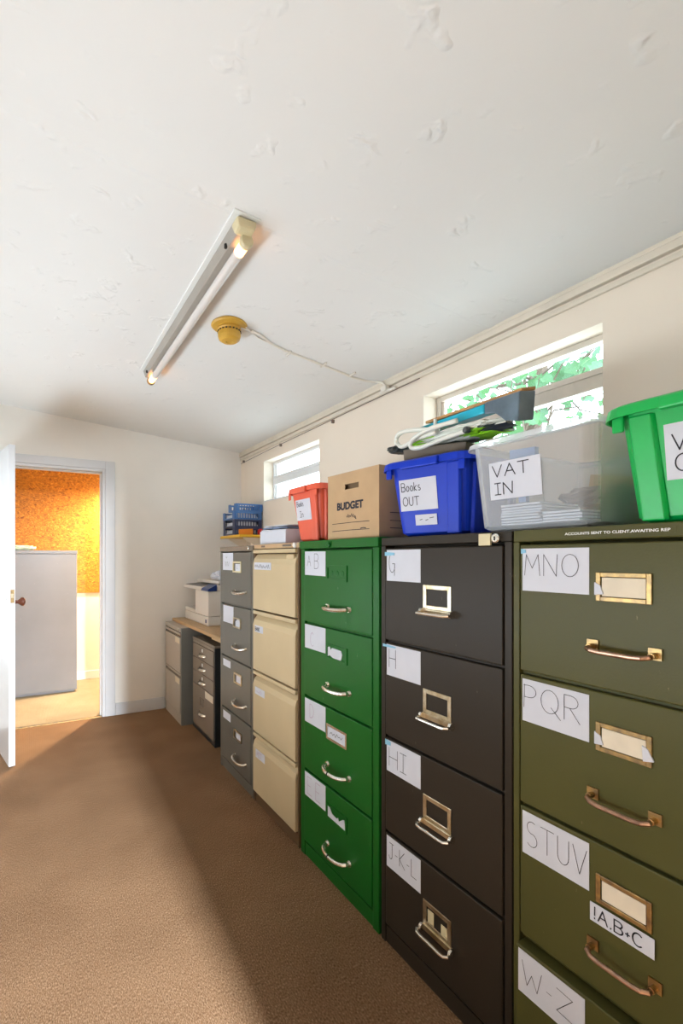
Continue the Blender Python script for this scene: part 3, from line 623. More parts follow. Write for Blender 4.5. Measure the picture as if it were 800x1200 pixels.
# ---- cream cabinet
cy0, cy1 = 1.788, 2.254
g = cabinet_root('filing_cabinet', 'cream four-drawer filing cabinet with brown frame, between the grey and green cabinets', cy0, cy1)
carcass(g, cy0, cy1, 'coffee', lid_m='coffee_top', stile=.012, seams=(), zt=1.300, plinth_m='coffee', H=1.322)
b = MB(); b.lathe((XF, cy0 + .03, 1.311), (-1, 0, 0), [(.012, 0), (.012, .008), (.008, .012)], 16); b.build('lock', 'white', g)
b = MB(); b.box(XF - .0015, XF, cy0 + .07, cy0 + .15, 1.307, 1.316); b.build('badge', 'taupe', g)
b = MB(); b.box(XF - .0015, XF, cy1 - .13, cy1 - .09, 1.307, 1.316); b.build('badge', 'taupe', g)
CT = [1.300, .990, .682, .366, .060]
cream_text = [dict(yl=2.222, zt=1.244, w=.19, h=.036, extra=[[(.008 + .172 * p[0], .030 - .022 * p[1]) for p in scribble(24, 1, 5)]], pen=.0022),
              dict(yl=2.215, zt=.926, w=.095, h=.034, text=[('BANK', .005, .028, .020, .75)], pen=.0026),
              dict(yl=2.212, zt=.614, w=.11, h=.036, extra=[[(.01 + .08 * p[0], .028 - .018 * p[1]) for p in scribble(9, 1, 8)]], pen=.0015),
              dict(yl=2.205, zt=.300, w=.105, h=.042, text=[('MIT', .015, .033, .024, .9)], pen=.0018)]
for k in range(4):
    zt, zb = CT[k], CT[k + 1]
    yl, yr = cy1 - .014, cy0 + .014
    dr = MB()
    # lip at top, hollow finger groove under it open at the left end, sloping top face, panel
    dr.box(XF - .012, XF + .030, yr, yl, zt - .022, zt - .004)
    fx = XF - .012
    prof = [(XF + .030, zb + .004), (fx, zb + .004), (fx, zt - .075), (fx + .006, zt - .050), (fx + .026, zt - .026), (XF + .030, zt - .0265)]
    n_ = len(prof)
    vs = [(px, yr, pz) for px, pz in prof] + [(px, yl, pz) for px, pz in prof]
    dr.add(vs, [tuple(range(n_)), tuple(range(2 * n_ - 1, n_ - 1, -1))] + [(i, (i + 1) % n_, n_ + (i + 1) % n_, n_ + i) for i in range(n_)])
    dr = dr.build('drawer', 'cream', g, bevel=.003)
    kw = cream_text[k]; mats = ('paper', 'ink', 'tape') if k in (0, 1) else ('paper', 'pink', 'tape')
    kw['w'] = kw['w']; sheet('paper_label', dr, fx, kw['yl'], kw['zt'] - .012 if k == 0 else kw['zt'] - .012, kw['w'], kw['h'], text=kw.get('text', ()), extra=kw.get('extra', ()), pen=kw['pen'], mats=mats)
    if k == 0:
        b = MB(); b.box(fx + .004, fx + .010, yr + .02, yr + .085, zt - .050, zt - .030); b.build('card_slot', 'cream', dr)

# ---- green cabinet
ny0, ny1 = 1.254, 1.776
g = cabinet_root('filing_cabinet', 'glossy green four-drawer metal filing cabinet with chrome bow handles', ny0, ny1)
carcass(g, ny0 + .004, ny1 - .004, 'green', seams=TOPS[1:4], stile=.032, lid=.006, zt=1.292, H=1.325)
b = MB(); b.lathe((XF - .006, 1.545, 1.305), (-1, 0, 0), [(.011, 0), (.011, .008), (.006, .010)], 16); b.box(XF - .009, XF - .006, 1.53, 1.56, 1.300, 1.318); b.build('lock', 'green', g)
gt = [dict(text=[('A', .02, .06, .042, .8), ('B', .075, .07, .06, .75)], mats=('paper', 'ink', 'tape')), dict(text=[('C', .045, .085, .055, .6)], mats=('paper', 'pink', 'tape')),
      dict(text=[('D', .04, .072, .055, .7)], mats=('paper', 'pink', 'tape')), dict(text=[('E', .02, .085, .07, .8), ('E', .085, .085, .07, .8)], mats=('paper', 'pink', 'tape'))]
for k in range(4):
    dr = drawer_front(g, ny0 + .004, ny1 - .004, TOPS[k + 1], TOPS[k], 'green', stile=.032)
    z = TOPS[k]
    sheet('paper_label', dr, XF - .003, 1.731, z - .006, .156, .098, text=gt[k]['text'], mats=gt[k]['mats'], pen=.0018, skew=.0 if k else .01)
    b = MB(); plate_frame(b, XF - .003, 1.566, 1.432, z - .062, z - .122, .009, .004)
    if k == 0:
        for q in range(3): b.lathe((XF - .003, 1.535 - .035 * q, z - .092), (-1, 0, 0), [(.012, 0), (.012, .001), (.008, .0016)], 14)
    elif k == 1:
        pl = [(1.557, z - .075), (1.545, z - .070), (1.538, z - .084), (1.528, z - .074), (1.47, z - .076), (1.462, z - .090), (1.470, z - .112), (1.52, z - .112), (1.545, z - .104), (1.557, z - .110)]
        b.add([(XF - .005, a, c) for a, c in pl] + [(XF - .003, a, c) for a, c in pl], [tuple(range(len(pl)))] + [(i, (i + 1) % len(pl), len(pl) + (i + 1) % len(pl), len(pl) + i) for i in range(len(pl))], 1)
    elif k == 2:
        b.box(XF - .005, XF - .003, 1.556, 1.442, z - .113, z - .071, 1); strokes(b, [[(1.54 - .09 * p[0], z - .085 - .02 * p[1]) for p in scribble(10, 1, 3)]], lambda a, c: (XF - .0058, a, c), .002, 2)
    else:
        pl = [(1.557, z - .071), (1.548, z - .072), (1.53, z - .092), (1.50, z - .096), (1.49, z - .088), (1.485, z - .1), (1.46, z - .082), (1.45, z - .078), (1.442, z - .113), (1.557, z - .112)]
        b.add([(XF - .005, a, c) for a, c in pl] + [(XF - .003, a, c) for a, c in pl], [tuple(range(len(pl)))] + [(i, (i + 1) % len(pl), len(pl) + (i + 1) % len(pl), len(pl) + i) for i in range(len(pl))], 1)
    b.build('card_holder', ['chrome' if k == 2 else 'green', 'paper', 'ink'], dr)
    b = MB(); hz = z - .222; bow(b, XF - .003, 1.562, 1.420, hz, .042, .0075, drop=.004, flat=.75)
    for y in (1.562, 1.420): b.lathe((XF - .003, y, hz), (-1, 0, 0), [(.012, 0), (.010, .005)], 14)
    if k >= 2: b.tube([(XF - .045, 1.498, hz - .004), (XF - .045, 1.492, hz - .004)], .0080, 10, 1)
    b.build('handle', ['chrome', 'black'], dr)

# ---- dark bronze cabinet
ky0, ky1 = .766, 1.246
g = cabinet_root('filing_cabinet', 'near-black brown four-drawer filing cabinet with square metal bail handles', ky0, ky1)
carcass(g, ky0, ky1, 'dark', seams=TOPS[1:4], stile=.020, lid=.0, zt=1.294)
b = MB(); b.box(XF - .006, XF, .822, .857, 1.286, 1.316, 0); b.lathe((XF, .805, 1.303), (-1, 0, 0), [(.012, 0), (.012, .010), (.009, .012)], 20, 1)
b.box(XF - .0135, XF - .0125, .8035, .8065, 1.298, 1.308, 2); b.build('lock', ['ivory', 'chrome', 'black'], g, bevel=.002)
dt = [([('G', .012, .072, .062, .55)], [(-.008, .006, .045, .013)]), ([('H', .012, .072, .058, .75)], [(-.018, .001, .06, .009)]), ([('HI', .012, .080, .058, .95)], [(-.006, .0, .025, .018)]), ([('J-K-L', .010, .068, .050, .72)], None)]
for k in range(4):
    dr = drawer_front(g, ky0, ky1, TOPS[k + 1], TOPS[k], 'dark', stile=.022)
    z = TOPS[k]
    sheet('paper_label', dr, XF - .003, 1.214, z - .008, .150, .099, text=dt[k][0], tape=dt[k][1], pen=.0020)
    b = MB(); zt = z - .112; plate_frame(b, XF - .003, 1.053, .948, zt, zt - .072, .013, .003)
    b.box(XF - .010, XF - .003, .945, 1.056, zt - .086, zt - .070)
    if k == 3:
        b.box(XF - .0045, XF - .003, 1.012, 1.035, zt - .058, zt - .020, 1); b.box(XF - .0045, XF - .003, .962, .985, zt - .06, zt - .03, 1)
    b.build('card_holder', ['nickel', 'ivory'], dr, bevel=.0015)
    b = MB(); hz = zt - .078
    for y in (1.050, .940): b.lathe((XF - .012, y, hz), (0, 1, 0), [(.011, -.004), (.011, .004)], 14)
    b.tube([(XF - .010, 1.050, hz), (XF - .030, 1.052, hz - .002), (XF - .038, 1.044, hz - .003), (XF - .040, 1.030, hz - .003), (XF - .040, .960, hz - .003), (XF - .038, .946, hz - .003), (XF - .030, .938, hz - .002), (XF - .010, .940, hz)], .0045, 10)
    b.build('handle', 'chrome', dr)

# ---- olive cabinet
oy0, oy1 = .280, .762
g = cabinet_root('filing_cabinet', 'olive green four-drawer filing cabinet with brass card holders, nearest of all', oy0, oy1)
carcass(g, oy0, oy1, 'olive', seams=TOPS[1:4], stile=.016, lid=.0, zt=1.292, side_m='olive')
vs2, fs2, tw = text_mesh('ACCOUNTS SENT TO CLIENT.AWAITING REP', .0075, .00015)
b = MB(); k_ = .192 / tw
b.box(XF - .001, XF, .436, .645, 1.300, 1.3125, 0)
b.add([(XF - .0016, .637 - a * k_, 1.3035 + c) for a, c in vs2], fs2, 1); b.build('embossed_label', ['olive', 'white'], g)
ot = [[('MNO', .006, .062, .048, .86)], [('PQR', .004, .066, .054, .88)], [('STUV', .010, .074, .056, .68)], [('W-Z', .010, .072, .050, .86)]]
for k in range(4):
    out = .018 if k == 3 else .003; xf = XF - out
    dr = drawer_front(g, oy0, oy1, TOPS[k + 1], TOPS[k] - (.010 if k == 3 else 0), 'olive', stile=.018, out=out)
    z = TOPS[k]
    sheet('paper_label', dr, xf, .735, z - (.012 if k < 3 else .020), .150, .098, text=ot[k], pen=.0013, tape=[(-.003, .0, .012, .012)] if k == 0 else None, skew=.01 if k == 1 else 0)
    zt = z - .063; b = MB(); plate_frame(b, xf, .571, .472, zt, zt - .058, .009, .004)
    b.box(xf - .0025, xf, .482, .560, zt - .048, zt - .010, 1)
    if k < 2: b.hexa([(xf - .0055, .573, zt - .046), (xf - .0055, .556, zt - .044), (xf - .001, .556, zt - .044), (xf - .001, .573, zt - .046), (xf - .0055, .573, zt - .020), (xf - .0055, .562, zt - .026), (xf - .001, .562, zt - .026), (xf - .001, .573, zt - .020)], 2)
    if k == 1: b.hexa([(xf - .0055, .486, zt - .050), (xf - .0055, .468, zt - .045), (xf - .001, .468, zt - .045), (xf - .001, .486, zt - .050), (xf - .0055, .488, zt - .020), (xf - .0055, .478, zt - .024), (xf - .001, .478, zt - .024), (xf - .001, .488, zt - .020)], 2)
    b.build('card_holder', ['brass', 'card', 'paper'], dr, bevel=.001)
    hz = z - .215; b = MB()
    for y in (.577, .467): b.box(xf - .004, xf, y - .011, y + .011, hz - .008, hz + .014, 1); b.tube([(xf - .002, y, hz), (xf - .018, y, hz)], .006, 10, 1)
    b.tube([(xf - .012, .577, hz), (xf - .024, .576, hz - .002), (xf - .031, .566, hz - .004), (xf - .033, .550, hz - .005), (xf - .033, .494, hz - .005), (xf - .031, .478, hz - .004), (xf - .024, .468, hz - .002), (xf - .012, .467, hz)], .0050, 12, 0)
    o = b.build('handle', ['copper', 'brass'], dr)
    if k == 2:
        sheet('index_strip', dr, xf - .004, .581, .549, .114, .038, text=[('!A.B+C', .008, .031, .024, .9)], pen=.0026, mats=('paper', 'ink', 'tape'))

# ---- short light-grey two-drawer cabinet
sy0, sy1 = 3.492, 3.955; sx = 1.008
g = cabinet_root('filing_cabinet', 'low pale grey two-drawer filing cabinet in the far corner under the worktop', sy0, sy1, sx, .60)
b = MB(); b.box(sx, sx + .60, sy0, sy0 + .016, 0, .728); b.box(sx, sx + .60, sy1 - .016, sy1, 0, .728); b.box(sx + .03, sx + .6, sy0 + .016, sy1 - .016, 0, .695); b.build('body', 'mgrey', g, bevel=.002)
b = MB(); b.box(sx - .004, sx + .60, sy0 + .0165, sy1 - .0165, .697, .7275); b.build('lid', 'lgrey', g, bevel=.003)
b = MB(); b.box(sx - .0, sx + .029, sy0 + .0165, sy1 - .0165, 0, .076); b.build('plinth', 'lgrey', g, bevel=.002)
b = MB(); b.lathe((sx - .004, sy0 + .045, .713), (-1, 0, 0), [(.009, 0), (.009, .006)], 14); b.build('lock', 'chrome', g)
for z0, z1 in ((.388, .690), (.082, .384)):
    b = MB(); b.box(sx - .006, sx + .028, sy0 + .018, sy1 - .018, z0, z1 - .035); b.box(sx - .006, sx + .028, sy0 + .018, sy1 - .018, z1 - .018, z1)
    b.box(sx + .010, sx + .028, sy0 + .018, sy1 - .018, z1 - .035, z1 - .018, 1)
    dr = b.build('drawer', ['lgrey', 'taupe'], g, bevel=.003)
    sheet('paper_label', dr, sx - .006, sy0 + .145, z1 - .040, .115, .042, mats=('card', 'ink', 'tape'))

# ---- grey pedestal drawers
py0, py1 = 2.985, 3.462; px = 1.088
g = thing('drawer_pedestal', 'low grey pedestal with three small drawers over a deep one, under the worktop', 'drawer unit', (px + .28, (py0 + py1) / 2, 0))
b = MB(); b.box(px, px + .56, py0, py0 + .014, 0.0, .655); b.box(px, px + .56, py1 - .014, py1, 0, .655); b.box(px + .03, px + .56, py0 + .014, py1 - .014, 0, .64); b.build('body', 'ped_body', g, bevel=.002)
b = MB(); b.box(px - .003, px + .56, py0 - .001, py1 + .001, .655, .672); b.box(px - .003, px + .029, py0 + .0145, py1 - .0145, .632, .655); b.build('lid', 'ped', g, bevel=.003)
b = MB(); b.box(px + .002, px + .029, py0 + .0145, py1 - .0145, 0, .034); b.build('plinth', 'ped_body', g)
for z0, z1, big in ((.532, .630, 0), (.436, .528, 0), (.340, .432, 0), (.038, .336, 1)):
    b = MB(); b.box(px - .006, px + .028, py0 + .016, py1 - .016, z0, z1); dr = b.build('drawer', 'ped', g, bevel=.003)
    yc = 3.225; hz = z0 + .030 if not big else .150
    b = MB(); n = 10
    loops = []
    for i in range(n + 1):
        t = i / n; y = yc + .065 - .13 * t; o_ = .026 * math.sin(PI * t) ** .6 + .0005
        loops.append([(px - .006, y, hz + .016), (px - .006 - o_ * .5, y, hz + .013), (px - .006 - o_, y, hz + .002), (px - .006 - o_ * .9, y, hz - .004), (px - .006, y, hz - .004)])
    b.rings(loops, 0, True, True); b.build('handle', 'chrome', dr, smooth=True)
    b = MB()
    if big:
        plate_frame(b, px - .006, yc + .045, yc - .035, .262, .205, .005, .004); b.build('card_holder', 'ped', dr)
        sheet('paper_label', dr, px - .006, 3.165, .333, .160, .048, mats=('card', 'ink', 'tape'))
    else:
        plate_frame(b, px - .006, yc + .03, yc - .02, z1 - .012, z1 - .044, .004, .003); b.box(px - .0075, px - .006, yc - .016, yc + .010, z1 - .040, z1 - .016, 1); b.build('card_holder', ['ped', 'white'], dr)

# ---- worktop over the low cabinets with a pale batten under it
b = MB(); b.box(1.068, 1.690, 2.748, 3.972, .7285, .752); o = b.build('worktop', 'wood', bevel=.003); tag(o, 'light wooden worktop board resting on the low pale grey cabinet', 'worktop')
b = MB(); b.box(1.105, 1.64, 2.748, 3.10, .700, .7280); o = b.build('wooden_board', 'wood_light', bevel=.002); tag(o, 'pale wooden board tucked under the near end of the worktop', 'board')

# ---- copier
px0, py0_, py1_ = 1.165, 3.345, 3.92; wz = .752
g = thing('photocopier', 'off-white desktop photocopier with a blue panel standing on the wooden worktop', 'photocopier', (1.37, 3.6, wz))
b = MB(); b.box(px0, 1.60, py0_, py1_, wz, wz + .068); b.build('paper_tray', 'printer', g, bevel=.006)
b = MB(); b.box(px0 - .001, px0, py0_ + .03, py0_ + .06, wz + .02, wz + .045); b.build('badge', 'printer_blue', g)
b = MB(); b.box(px0 + .002, 1.60, py0_ + .002, 3.655, wz + .070, wz + .255); b.box(px0 + .10, 1.60, 3.655, py1_ - .002, wz + .070, wz + .090); b.box(px0 + .30, 1.60, 3.655, py1_ - .002, wz + .090, wz + .255)
b.hexa([(px0, 3.655, wz + .070), (px0 + .1, 3.655, wz + .070), (px0 + .1, py1_, wz + .070), (px0, py1_, wz + .070), (px0, 3.655, wz + .095), (px0 + .1, 3.655, wz + .095), (px0 + .1, py1_, wz + .1), (px0, py1_, wz + .1)])
b.build('body', 'printer', g, bevel=.005)
b = MB(); b.hexa([(px0 + .1, 3.66, wz + .092), (px0 + .28, 3.66, wz + .092), (px0 + .28, 3.75, wz + .092), (px0 + .1, 3.75, wz + .092), (px0 + .12, 3.66, wz + .11), (px0 + .28, 3.66, wz + .18), (px0 + .28, 3.75, wz + .18), (px0 + .12, 3.75, wz + .11)]); b.build('output_tray', 'printer_dark', g)
b = MB(); b.box(px0 - .004, 1.60, 3.50, py1_ + .03, wz + .257, wz + .283); b.box(px0 + .07, 1.60, py0_, 3.50, wz + .257, wz + .30); b.build('scanner_bed', 'printer', g, bevel=.006)
b = MB(); b.hexa([(px0 + .004, 3.52, wz + .2835), (1.42, 3.52, wz + .2835), (1.42, py1_ + .01, wz + .2835), (px0 + .004, py1_ + .01, wz + .2835), (px0 + .02, 3.52, wz + .2865), (1.42, 3.52, wz + .305), (1.42, py1_ + .01, wz + .305), (px0 + .02, py1_ + .01, wz + .2865)]); b.build('glass_edge', 'printer_dark', g)
b = MB(); b.hexa([(px0 - .006, 3.34, wz + .257), (px0 + .068, 3.34, wz + .257), (px0 + .068, 3.498, wz + .257), (px0 - .006, 3.498, wz + .257), (px0 + .006, 3.34, wz + .275), (px0 + .068, 3.34, wz + .305), (px0 + .068, 3.498, wz + .305), (px0 + .006, 3.498, wz + .275)]); b.build('control_panel', 'printer_blue', g, bevel=.002)
b = MB(); b.box(1.25, 1.58, 3.36, 3.86, wz + .306, wz + .330); b.build('lid', 'printer', g, bevel=.006)
b = MB(); b.box(px0 + .12, px0 + .19, py0_ - .001, py0_ + .002, wz + .13, wz + .17); b.box(px0 + .1, px0 + .2, py0_ - .001, py0_ + .002, wz + .20, wz + .203); b.box(px0 + .1, px0 + .2, py0_ - .001, py0_ + .002, wz + .21, wz + .213); b.build('vent', 'printer_dark', g)
o = crumple('paper_bundle', 1.36, 3.46, wz + .330 + .037, .11, .10, .035, ['paper'], 9.0, amp=.25); tag(o, 'white bundle of papers lying on top of the photocopier', 'papers')

# ================================================================== SHELF AND TRAYS IN THE CORNER
sz = 1.418
b = MB(); b.box(1.440, XW - .001, 3.40, 3.82, sz, sz + .020); sh = thing('wall_shelf', 'bright yellow wall shelf in the far corner under the blue letter trays', 'shelf', (1.56, 3.62, sz))
b.build('shelf_board', 'yellow', sh, bevel=.003)
for y in (3.47, 3.78):
    b = MB(); b.box(1.66, XW - .0005, y - .01, y + .01, sz - .12, sz - .0005); b.hexa([(1.50, y - .004, sz - .006), (1.66, y - .004, sz - .10), (1.66, y + .004, sz - .10), (1.50, y + .004, sz - .006), (1.50, y - .004, sz - .0005), (1.66, y - .004, sz - .0005), (1.66, y + .004, sz - .0005), (1.50, y + .004, sz - .0005)]); b.build('bracket', 'wall', sh)
def letter_tray(x0, y0, z, m, label, wx=.245, wy=.24, hh=.062):
    t = thing('letter_tray', label, 'letter tray', (x0 + wx / 2, y0 + wy / 2, z), group='stacked letter trays on the yellow shelf')
    b = MB(); b.box(x0, x0 + wx, y0, y0 + wy, z, z + .003); b.build('tray_base', m, t)
    b = MB()
    for yy in (y0, y0 + wy - .003):
        b.box(x0, x0 + wx, yy, yy + .003, z + .003, z + .012); b.box(x0, x0 + wx, yy, yy + .003, z + hh - .014, z + hh)
        n = 10
        for i in range(n + 1):
            xx = x0 + (wx - .008) * i / n; ww = .008 if i not in (0, n) else .020
            xx = min(xx, x0 + wx - ww); b.box(xx, xx + ww, yy, yy + .003, z + .012, z + hh - .014)
    b.box(x0 + wx - .003, x0 + wx, y0 + .003, y0 + wy - .003, z + .003, z + hh)
    b.build('slotted_side', m, t)
    b = MB(); b.box(x0, x0 + .003, y0 + .003, y0 + .045, z + .003, z + hh); b.box(x0, x0 + .003, y0 + wy - .045, y0 + wy - .003, z + .003, z + hh); b.box(x0, x0 + .003, y0 + .045, y0 + wy - .045, z + .003, z + .012); b.build('front_lip', m, t)
    return t
zt = sz + .0205; hh = .0625
ds = ['navy blue slotted letter tray, lowest of the stack, on the yellow shelf', 'navy blue slotted letter tray, second from the bottom of the stack', 'mid blue slotted letter tray, second from the top of the stack', 'bright blue slotted letter tray on top of the stack by the window']
for i in range(4):
    x0 = 1.448 if i < 3 else 1.450; 
    letter_tray(x0 + (0 if i < 2 else -.004 if i == 2 else .010), 3.52 - (0 if i < 2 else .004), zt + i * (hh + .0006), 'tray_dark' if i < 2 else 'tray_blue', ds[i], hh=hh, wx=.24 if i < 3 else .232, wy=.25 if i < 3 else .17)
    if i in (0, 1, 2):
        b = MB()
        for q in range(8): b.box(1.46 + .002 * q, 1.66 - .003 * q, 3.527, 3.74, zt + i * (hh + .0006) + .0032 + q * .005, zt + i * (hh + .0006) + .0078 + q * .005)
        o = b.build('paper_stack', 'paper'); tag(o, ['white papers lying in the lowest letter tray', 'white papers lying in the second letter tray from the bottom', 'white papers lying in the mid blue letter tray'][i], 'papers', None)
b = MB(); b.hexa([(1.480, 3.500, zt + .001), (1.60, 3.500, zt + .001), (1.60, 3.515, zt + .001), (1.480, 3.515, zt + .001), (1.478, 3.500, zt + .045), (1.60, 3.500, zt + .052), (1.60, 3.515, zt + .052), (1.478, 3.515, zt + .045)])
o = b.build('orange_packet', 'orange', bevel=.003); tag(o, 'orange packet leaning against the lowest letter tray on the yellow shelf', 'packet')
b = MB(); b.lathe((1.655, 3.48, zt + .001), (0, 0, 1), [(.022, 0), (.024, .01), (.022, .04), (.012, .05)], 16); o = b.build('red_pot', 'red_thing', smooth=False); tag(o, 'small red pot at the right end of the yellow shelf', 'pot')

# paper wads on the cream cabinet
base = 1.3225
defs = [(2.16, 2.285, 1.085, 1.30, .070, 'left white paper block with folded sheets on the cream cabinet'), (1.985, 2.150, 1.075, 1.29, .066, 'right white paper block with folded sheets on the cream cabinet')]
for y0, y1, x0, x1, h, lab in defs:
    t = thing('paper_block', lab, 'papers', ((x0 + x1) / 2, (y0 + y1) / 2, base), group='paper blocks on the cream cabinet')
    b = MB(); b.box(x0, x1, y0, y1, base, base + h); b.build('paper_stack', 'paper', t, bevel=.003)
    for q in range(3):
        b = MB(); z = base + h + .0006 + q * .011; e = .006 * (q + 1)
        b.hexa([(x0 + e, y0 + e, z), (x1, y0, z), (x1, y1, z), (x0 + e, y1 - e, z), (x0 + e + .004, y0 + e, z + .004), (x1, y0, z + .010), (x1, y1, z + .010), (x0 + e, y1 - e, z + .007)]); b.build('folded_sheet', 'paper' if q != 1 else 'paper_blue', t)
b = MB(); b.lathe((1.30, 2.045, base), (0, 0, 1), [(.02, 0), (.02, .13), (.024, .135), (.024, .165), (.01, .17)], 16); o = b.build('lilac_bottle', 'lilac', smooth=False); tag(o, 'small lilac container partly hidden behind the coral red bin', 'container')

# ================================================================== BINS
def rrect(x0, x1, y0, y1, r, z, n=5):
    pts = []
    for cx_, cy_, a0 in ((x1 - r, y1 - r, 0), (x0 + r, y1 - r, 90), (x0 + r, y0 + r, 180), (x1 - r, y0 + r, 270)):
        for i in range(n + 1):
            a = math.radians(a0 + 90 * i / n); pts.append((cx_ + r * math.cos(a), cy_ + r * math.sin(a), z))
    return pts
def storage_bin(name, label, loc, rz, m, wb, wt, db, dt_, h, rim=.030, rimd=.028, rib=True, ribs=(-.36,), paper=None, small=None, group=None, grip=True):
    """tub: local x = depth (front at -x), y = width; wb/db bottom, wt/dt_ top"""
    t = thing(name, label, 'storage bin', loc, rz, group)
    L = lambda w, d, z, off=0, r=.03: rrect(-d / 2 - off, d / 2 + off, -w / 2 - off, w / 2 + off, r + max(off, 0), z)
    th = .003; mb = MB()
    loops = [L(wb - .03, db - .03, 0), L(wb, db, .012)]
    for k in range(1, 6):
        f = k / 5; loops.append(L(wb + (wt - wb) * f, db + (dt_ - db) * f, .012 + (h - .012 - .012) * f))
    loops += [L(wt, dt_, h - .004, .004), L(wt, dt_, h, .006)]
    inner = [L(wt, dt_, h, .0), L(wt, dt_, h - .01, -.003), L(wb, db, .016, -.003, .028), L(wb - .03, db - .03, .006, -.003, .028)]
    mb.rings(loops + inner, 0, True, True)
    mb.build('tub', m, t, world=False, smooth=False)
    mb = MB()
    mb.rings([L(wt, dt_, h + .001, .007), L(wt, dt_, h + .004, rim - .010), L(wt, dt_, h, rim - .002), L(wt, dt_, h - rimd, rim + .002), L(wt, dt_, h - rimd, rim - .002), L(wt, dt_, h - .006, rim - .006), L(wt, dt_, h - .004, .007)], 0)
    nl = 7; n_ = len(L(wt, dt_, 0)); base_ = 0
    for k in range(n_): k2 = (k + 1) % n_; mb.f.append([(nl - 1) * n_ + k, (nl - 1) * n_ + k2, k2, k]); mb.m.append(0)
    mb.build('rim', 'clear_rim' if m == 'clear' else m, t, world=False)
    if rib:
        def wall_x(z, d=0): f = z / h; return -(db + (dt_ - db) * f) / 2 - d
        for yy in ribs:
            for w_, out in ((.035, .008),):
                mb = MB(); y = yy * wb; y2 = yy * wt
                mb.hexa([(wall_x(.02, out), y - w_ / 2, .004), (wall_x(.02, -.002), y - w_ / 2 - .006, .004), (wall_x(.02, -.002), y + w_ / 2 + .006, .004), (wall_x(.02, out), y + w_ / 2, .004),
                         (wall_x(h, out), y2 - w_ / 2, h - .02), (wall_x(h, -.002), y2 - w_ / 2 - .006, h - .02), (wall_x(h, -.002), y2 + w_ / 2 + .006, h - .02), (wall_x(h, out), y2 + w_ / 2, h - .02)])
                mb.build('rib', m, t, world=False, bevel=.003)
        # ribs on the near side
        for xx in (-.32, .0, .32):
            mb = MB(); x = xx * db; x2 = xx * dt_; w_ = .04
            yb_, yt_ = -wb / 2, -wt / 2
            mb.hexa([(x - w_ / 2, yb_ - .008, .004), (x + w_ / 2, yb_ - .008, .004), (x + w_ / 2 + .006, yb_ + .002, .004), (x - w_ / 2 - .006, yb_ + .002, .004),
                     (x2 - w_ / 2, yt_ - .008, h - .02), (x2 + w_ / 2, yt_ - .008, h - .02), (x2 + w_ / 2 + .006, yt_ + .002, h - .02), (x2 - w_ / 2 - .006, yt_ + .002, h - .02)])
            mb.build('rib', m, t, world=False, bevel=.003)
        if grip:
            mb = MB(); x = -dt_ / 2 - rim; mb.hexa([(x - .012, -wt * .24, h - rimd - .006), (x + .006, -wt * .24, h - rimd - .006), (x + .006, wt * .24, h - rimd - .006), (x - .012, wt * .24, h - rimd - .006), (x - .008, -wt * .24, h - .002), (x + .006, -wt * .24, h - .002), (x + .006, wt * .24, h - .002), (x - .008, wt * .24, h - .002)])
            mb.build('grip', m, t, world=False, bevel=.004)
            for yy in (-1, 1):
                mb = MB(); y = yy * (wt / 2 - .008); mb.box(-dt_ / 2 - rim * .45, -dt_ / 2 - .004, y - .010, y + .010, h - rimd - .026, h - .008); mb.build('lug', m, t, world=False, bevel=.003)
    if paper:
        for (nm, yl, zt_, w, hh_, txt, pen, mats, ext) in paper:
            f = (zt_ - hh_ / 2) / h; xw = -(db + (dt_ - db) * f) / 2
            slope = ((dt_ - db) / 2) / h
            o = sheet(nm, t, 0, yl, zt_, w, hh_, text=txt, pen=pen, mats=mats, extra=ext, world=False)
            for v in o.data.vertices: v.co.x += -(db + (dt_ - db) * (zt_ / h)) / 2 - .0012 + (zt_ - v.co.z) * slope
    return t

ZT = 1.3225
# coral red bin
storage_bin('storage_bin', 'coral red plastic bin with Books In paper, left of the cardboard box', (1.235, 1.820, 1.3255), 0, 'red', .185, .240, .26, .32, .242, rim=.018, rimd=.022,
    paper=[('paper_label', .078, .190, .125, .092, [('Books', .010, .030, .022, .75), ('In', .030, .078, .026, .9)], .0024, ('paper', 'ink', 'tape'), ())])
# blue bin
storage_bin('storage_bin', 'royal blue plastic bin with Books Out paper, holding bags', (1.225, 1.103, 1.3205), math.radians(12), 'blue', .225, .262, .30, .36, .228, rim=.026, rimd=.020,
    paper=[('paper_label', .096, .176, .130, .096, [('Books', .008, .036, .026, .75), ('OUT', .010, .080, .026, .8)], .0024, ('paper', 'ink', 'tape'), ()),
           ('small_label', .046, .066, .074, .032, [], .002, ('paper', 'ink', 'tape'), ([(.016, .016), (.024, .014)], [(.036, .018), (.044, .016)], [(.05, .012), (.064, .010)]))])
# green bin
storage_bin('storage_bin', 'bright green plastic bin with VAT Out paper at the right edge', (1.205, .366, 1.3205), 0, 'bgreen', .300, .330, .30, .36, .222, rim=.026, rimd=.020, ribs=(.37,),
    paper=[('paper_label', .088, .176, .170, .100, [('VAT', .012, .048, .028, 1.0), ('OUT', .014, .086, .030, .9)], .0024, ('paper', 'ink', 'tape'), ())])
# clear bin
storage_bin('storage_bin', 'translucent plastic box with VAT In paper, full of papers, between blue and green bins', (1.285, .733, 1.3205), 0, 'clear', .285, .310, .46, .50, .226, rim=.016, rimd=.012, rib=False, grip=False,
    paper=[('paper_label', .100, .172, .137, .092, [('VAT', .010, .036, .028, 1.25), ('IN', .014, .080, .028, 1.2)], .0026, ('paper', 'ink', 'tape'), ())])
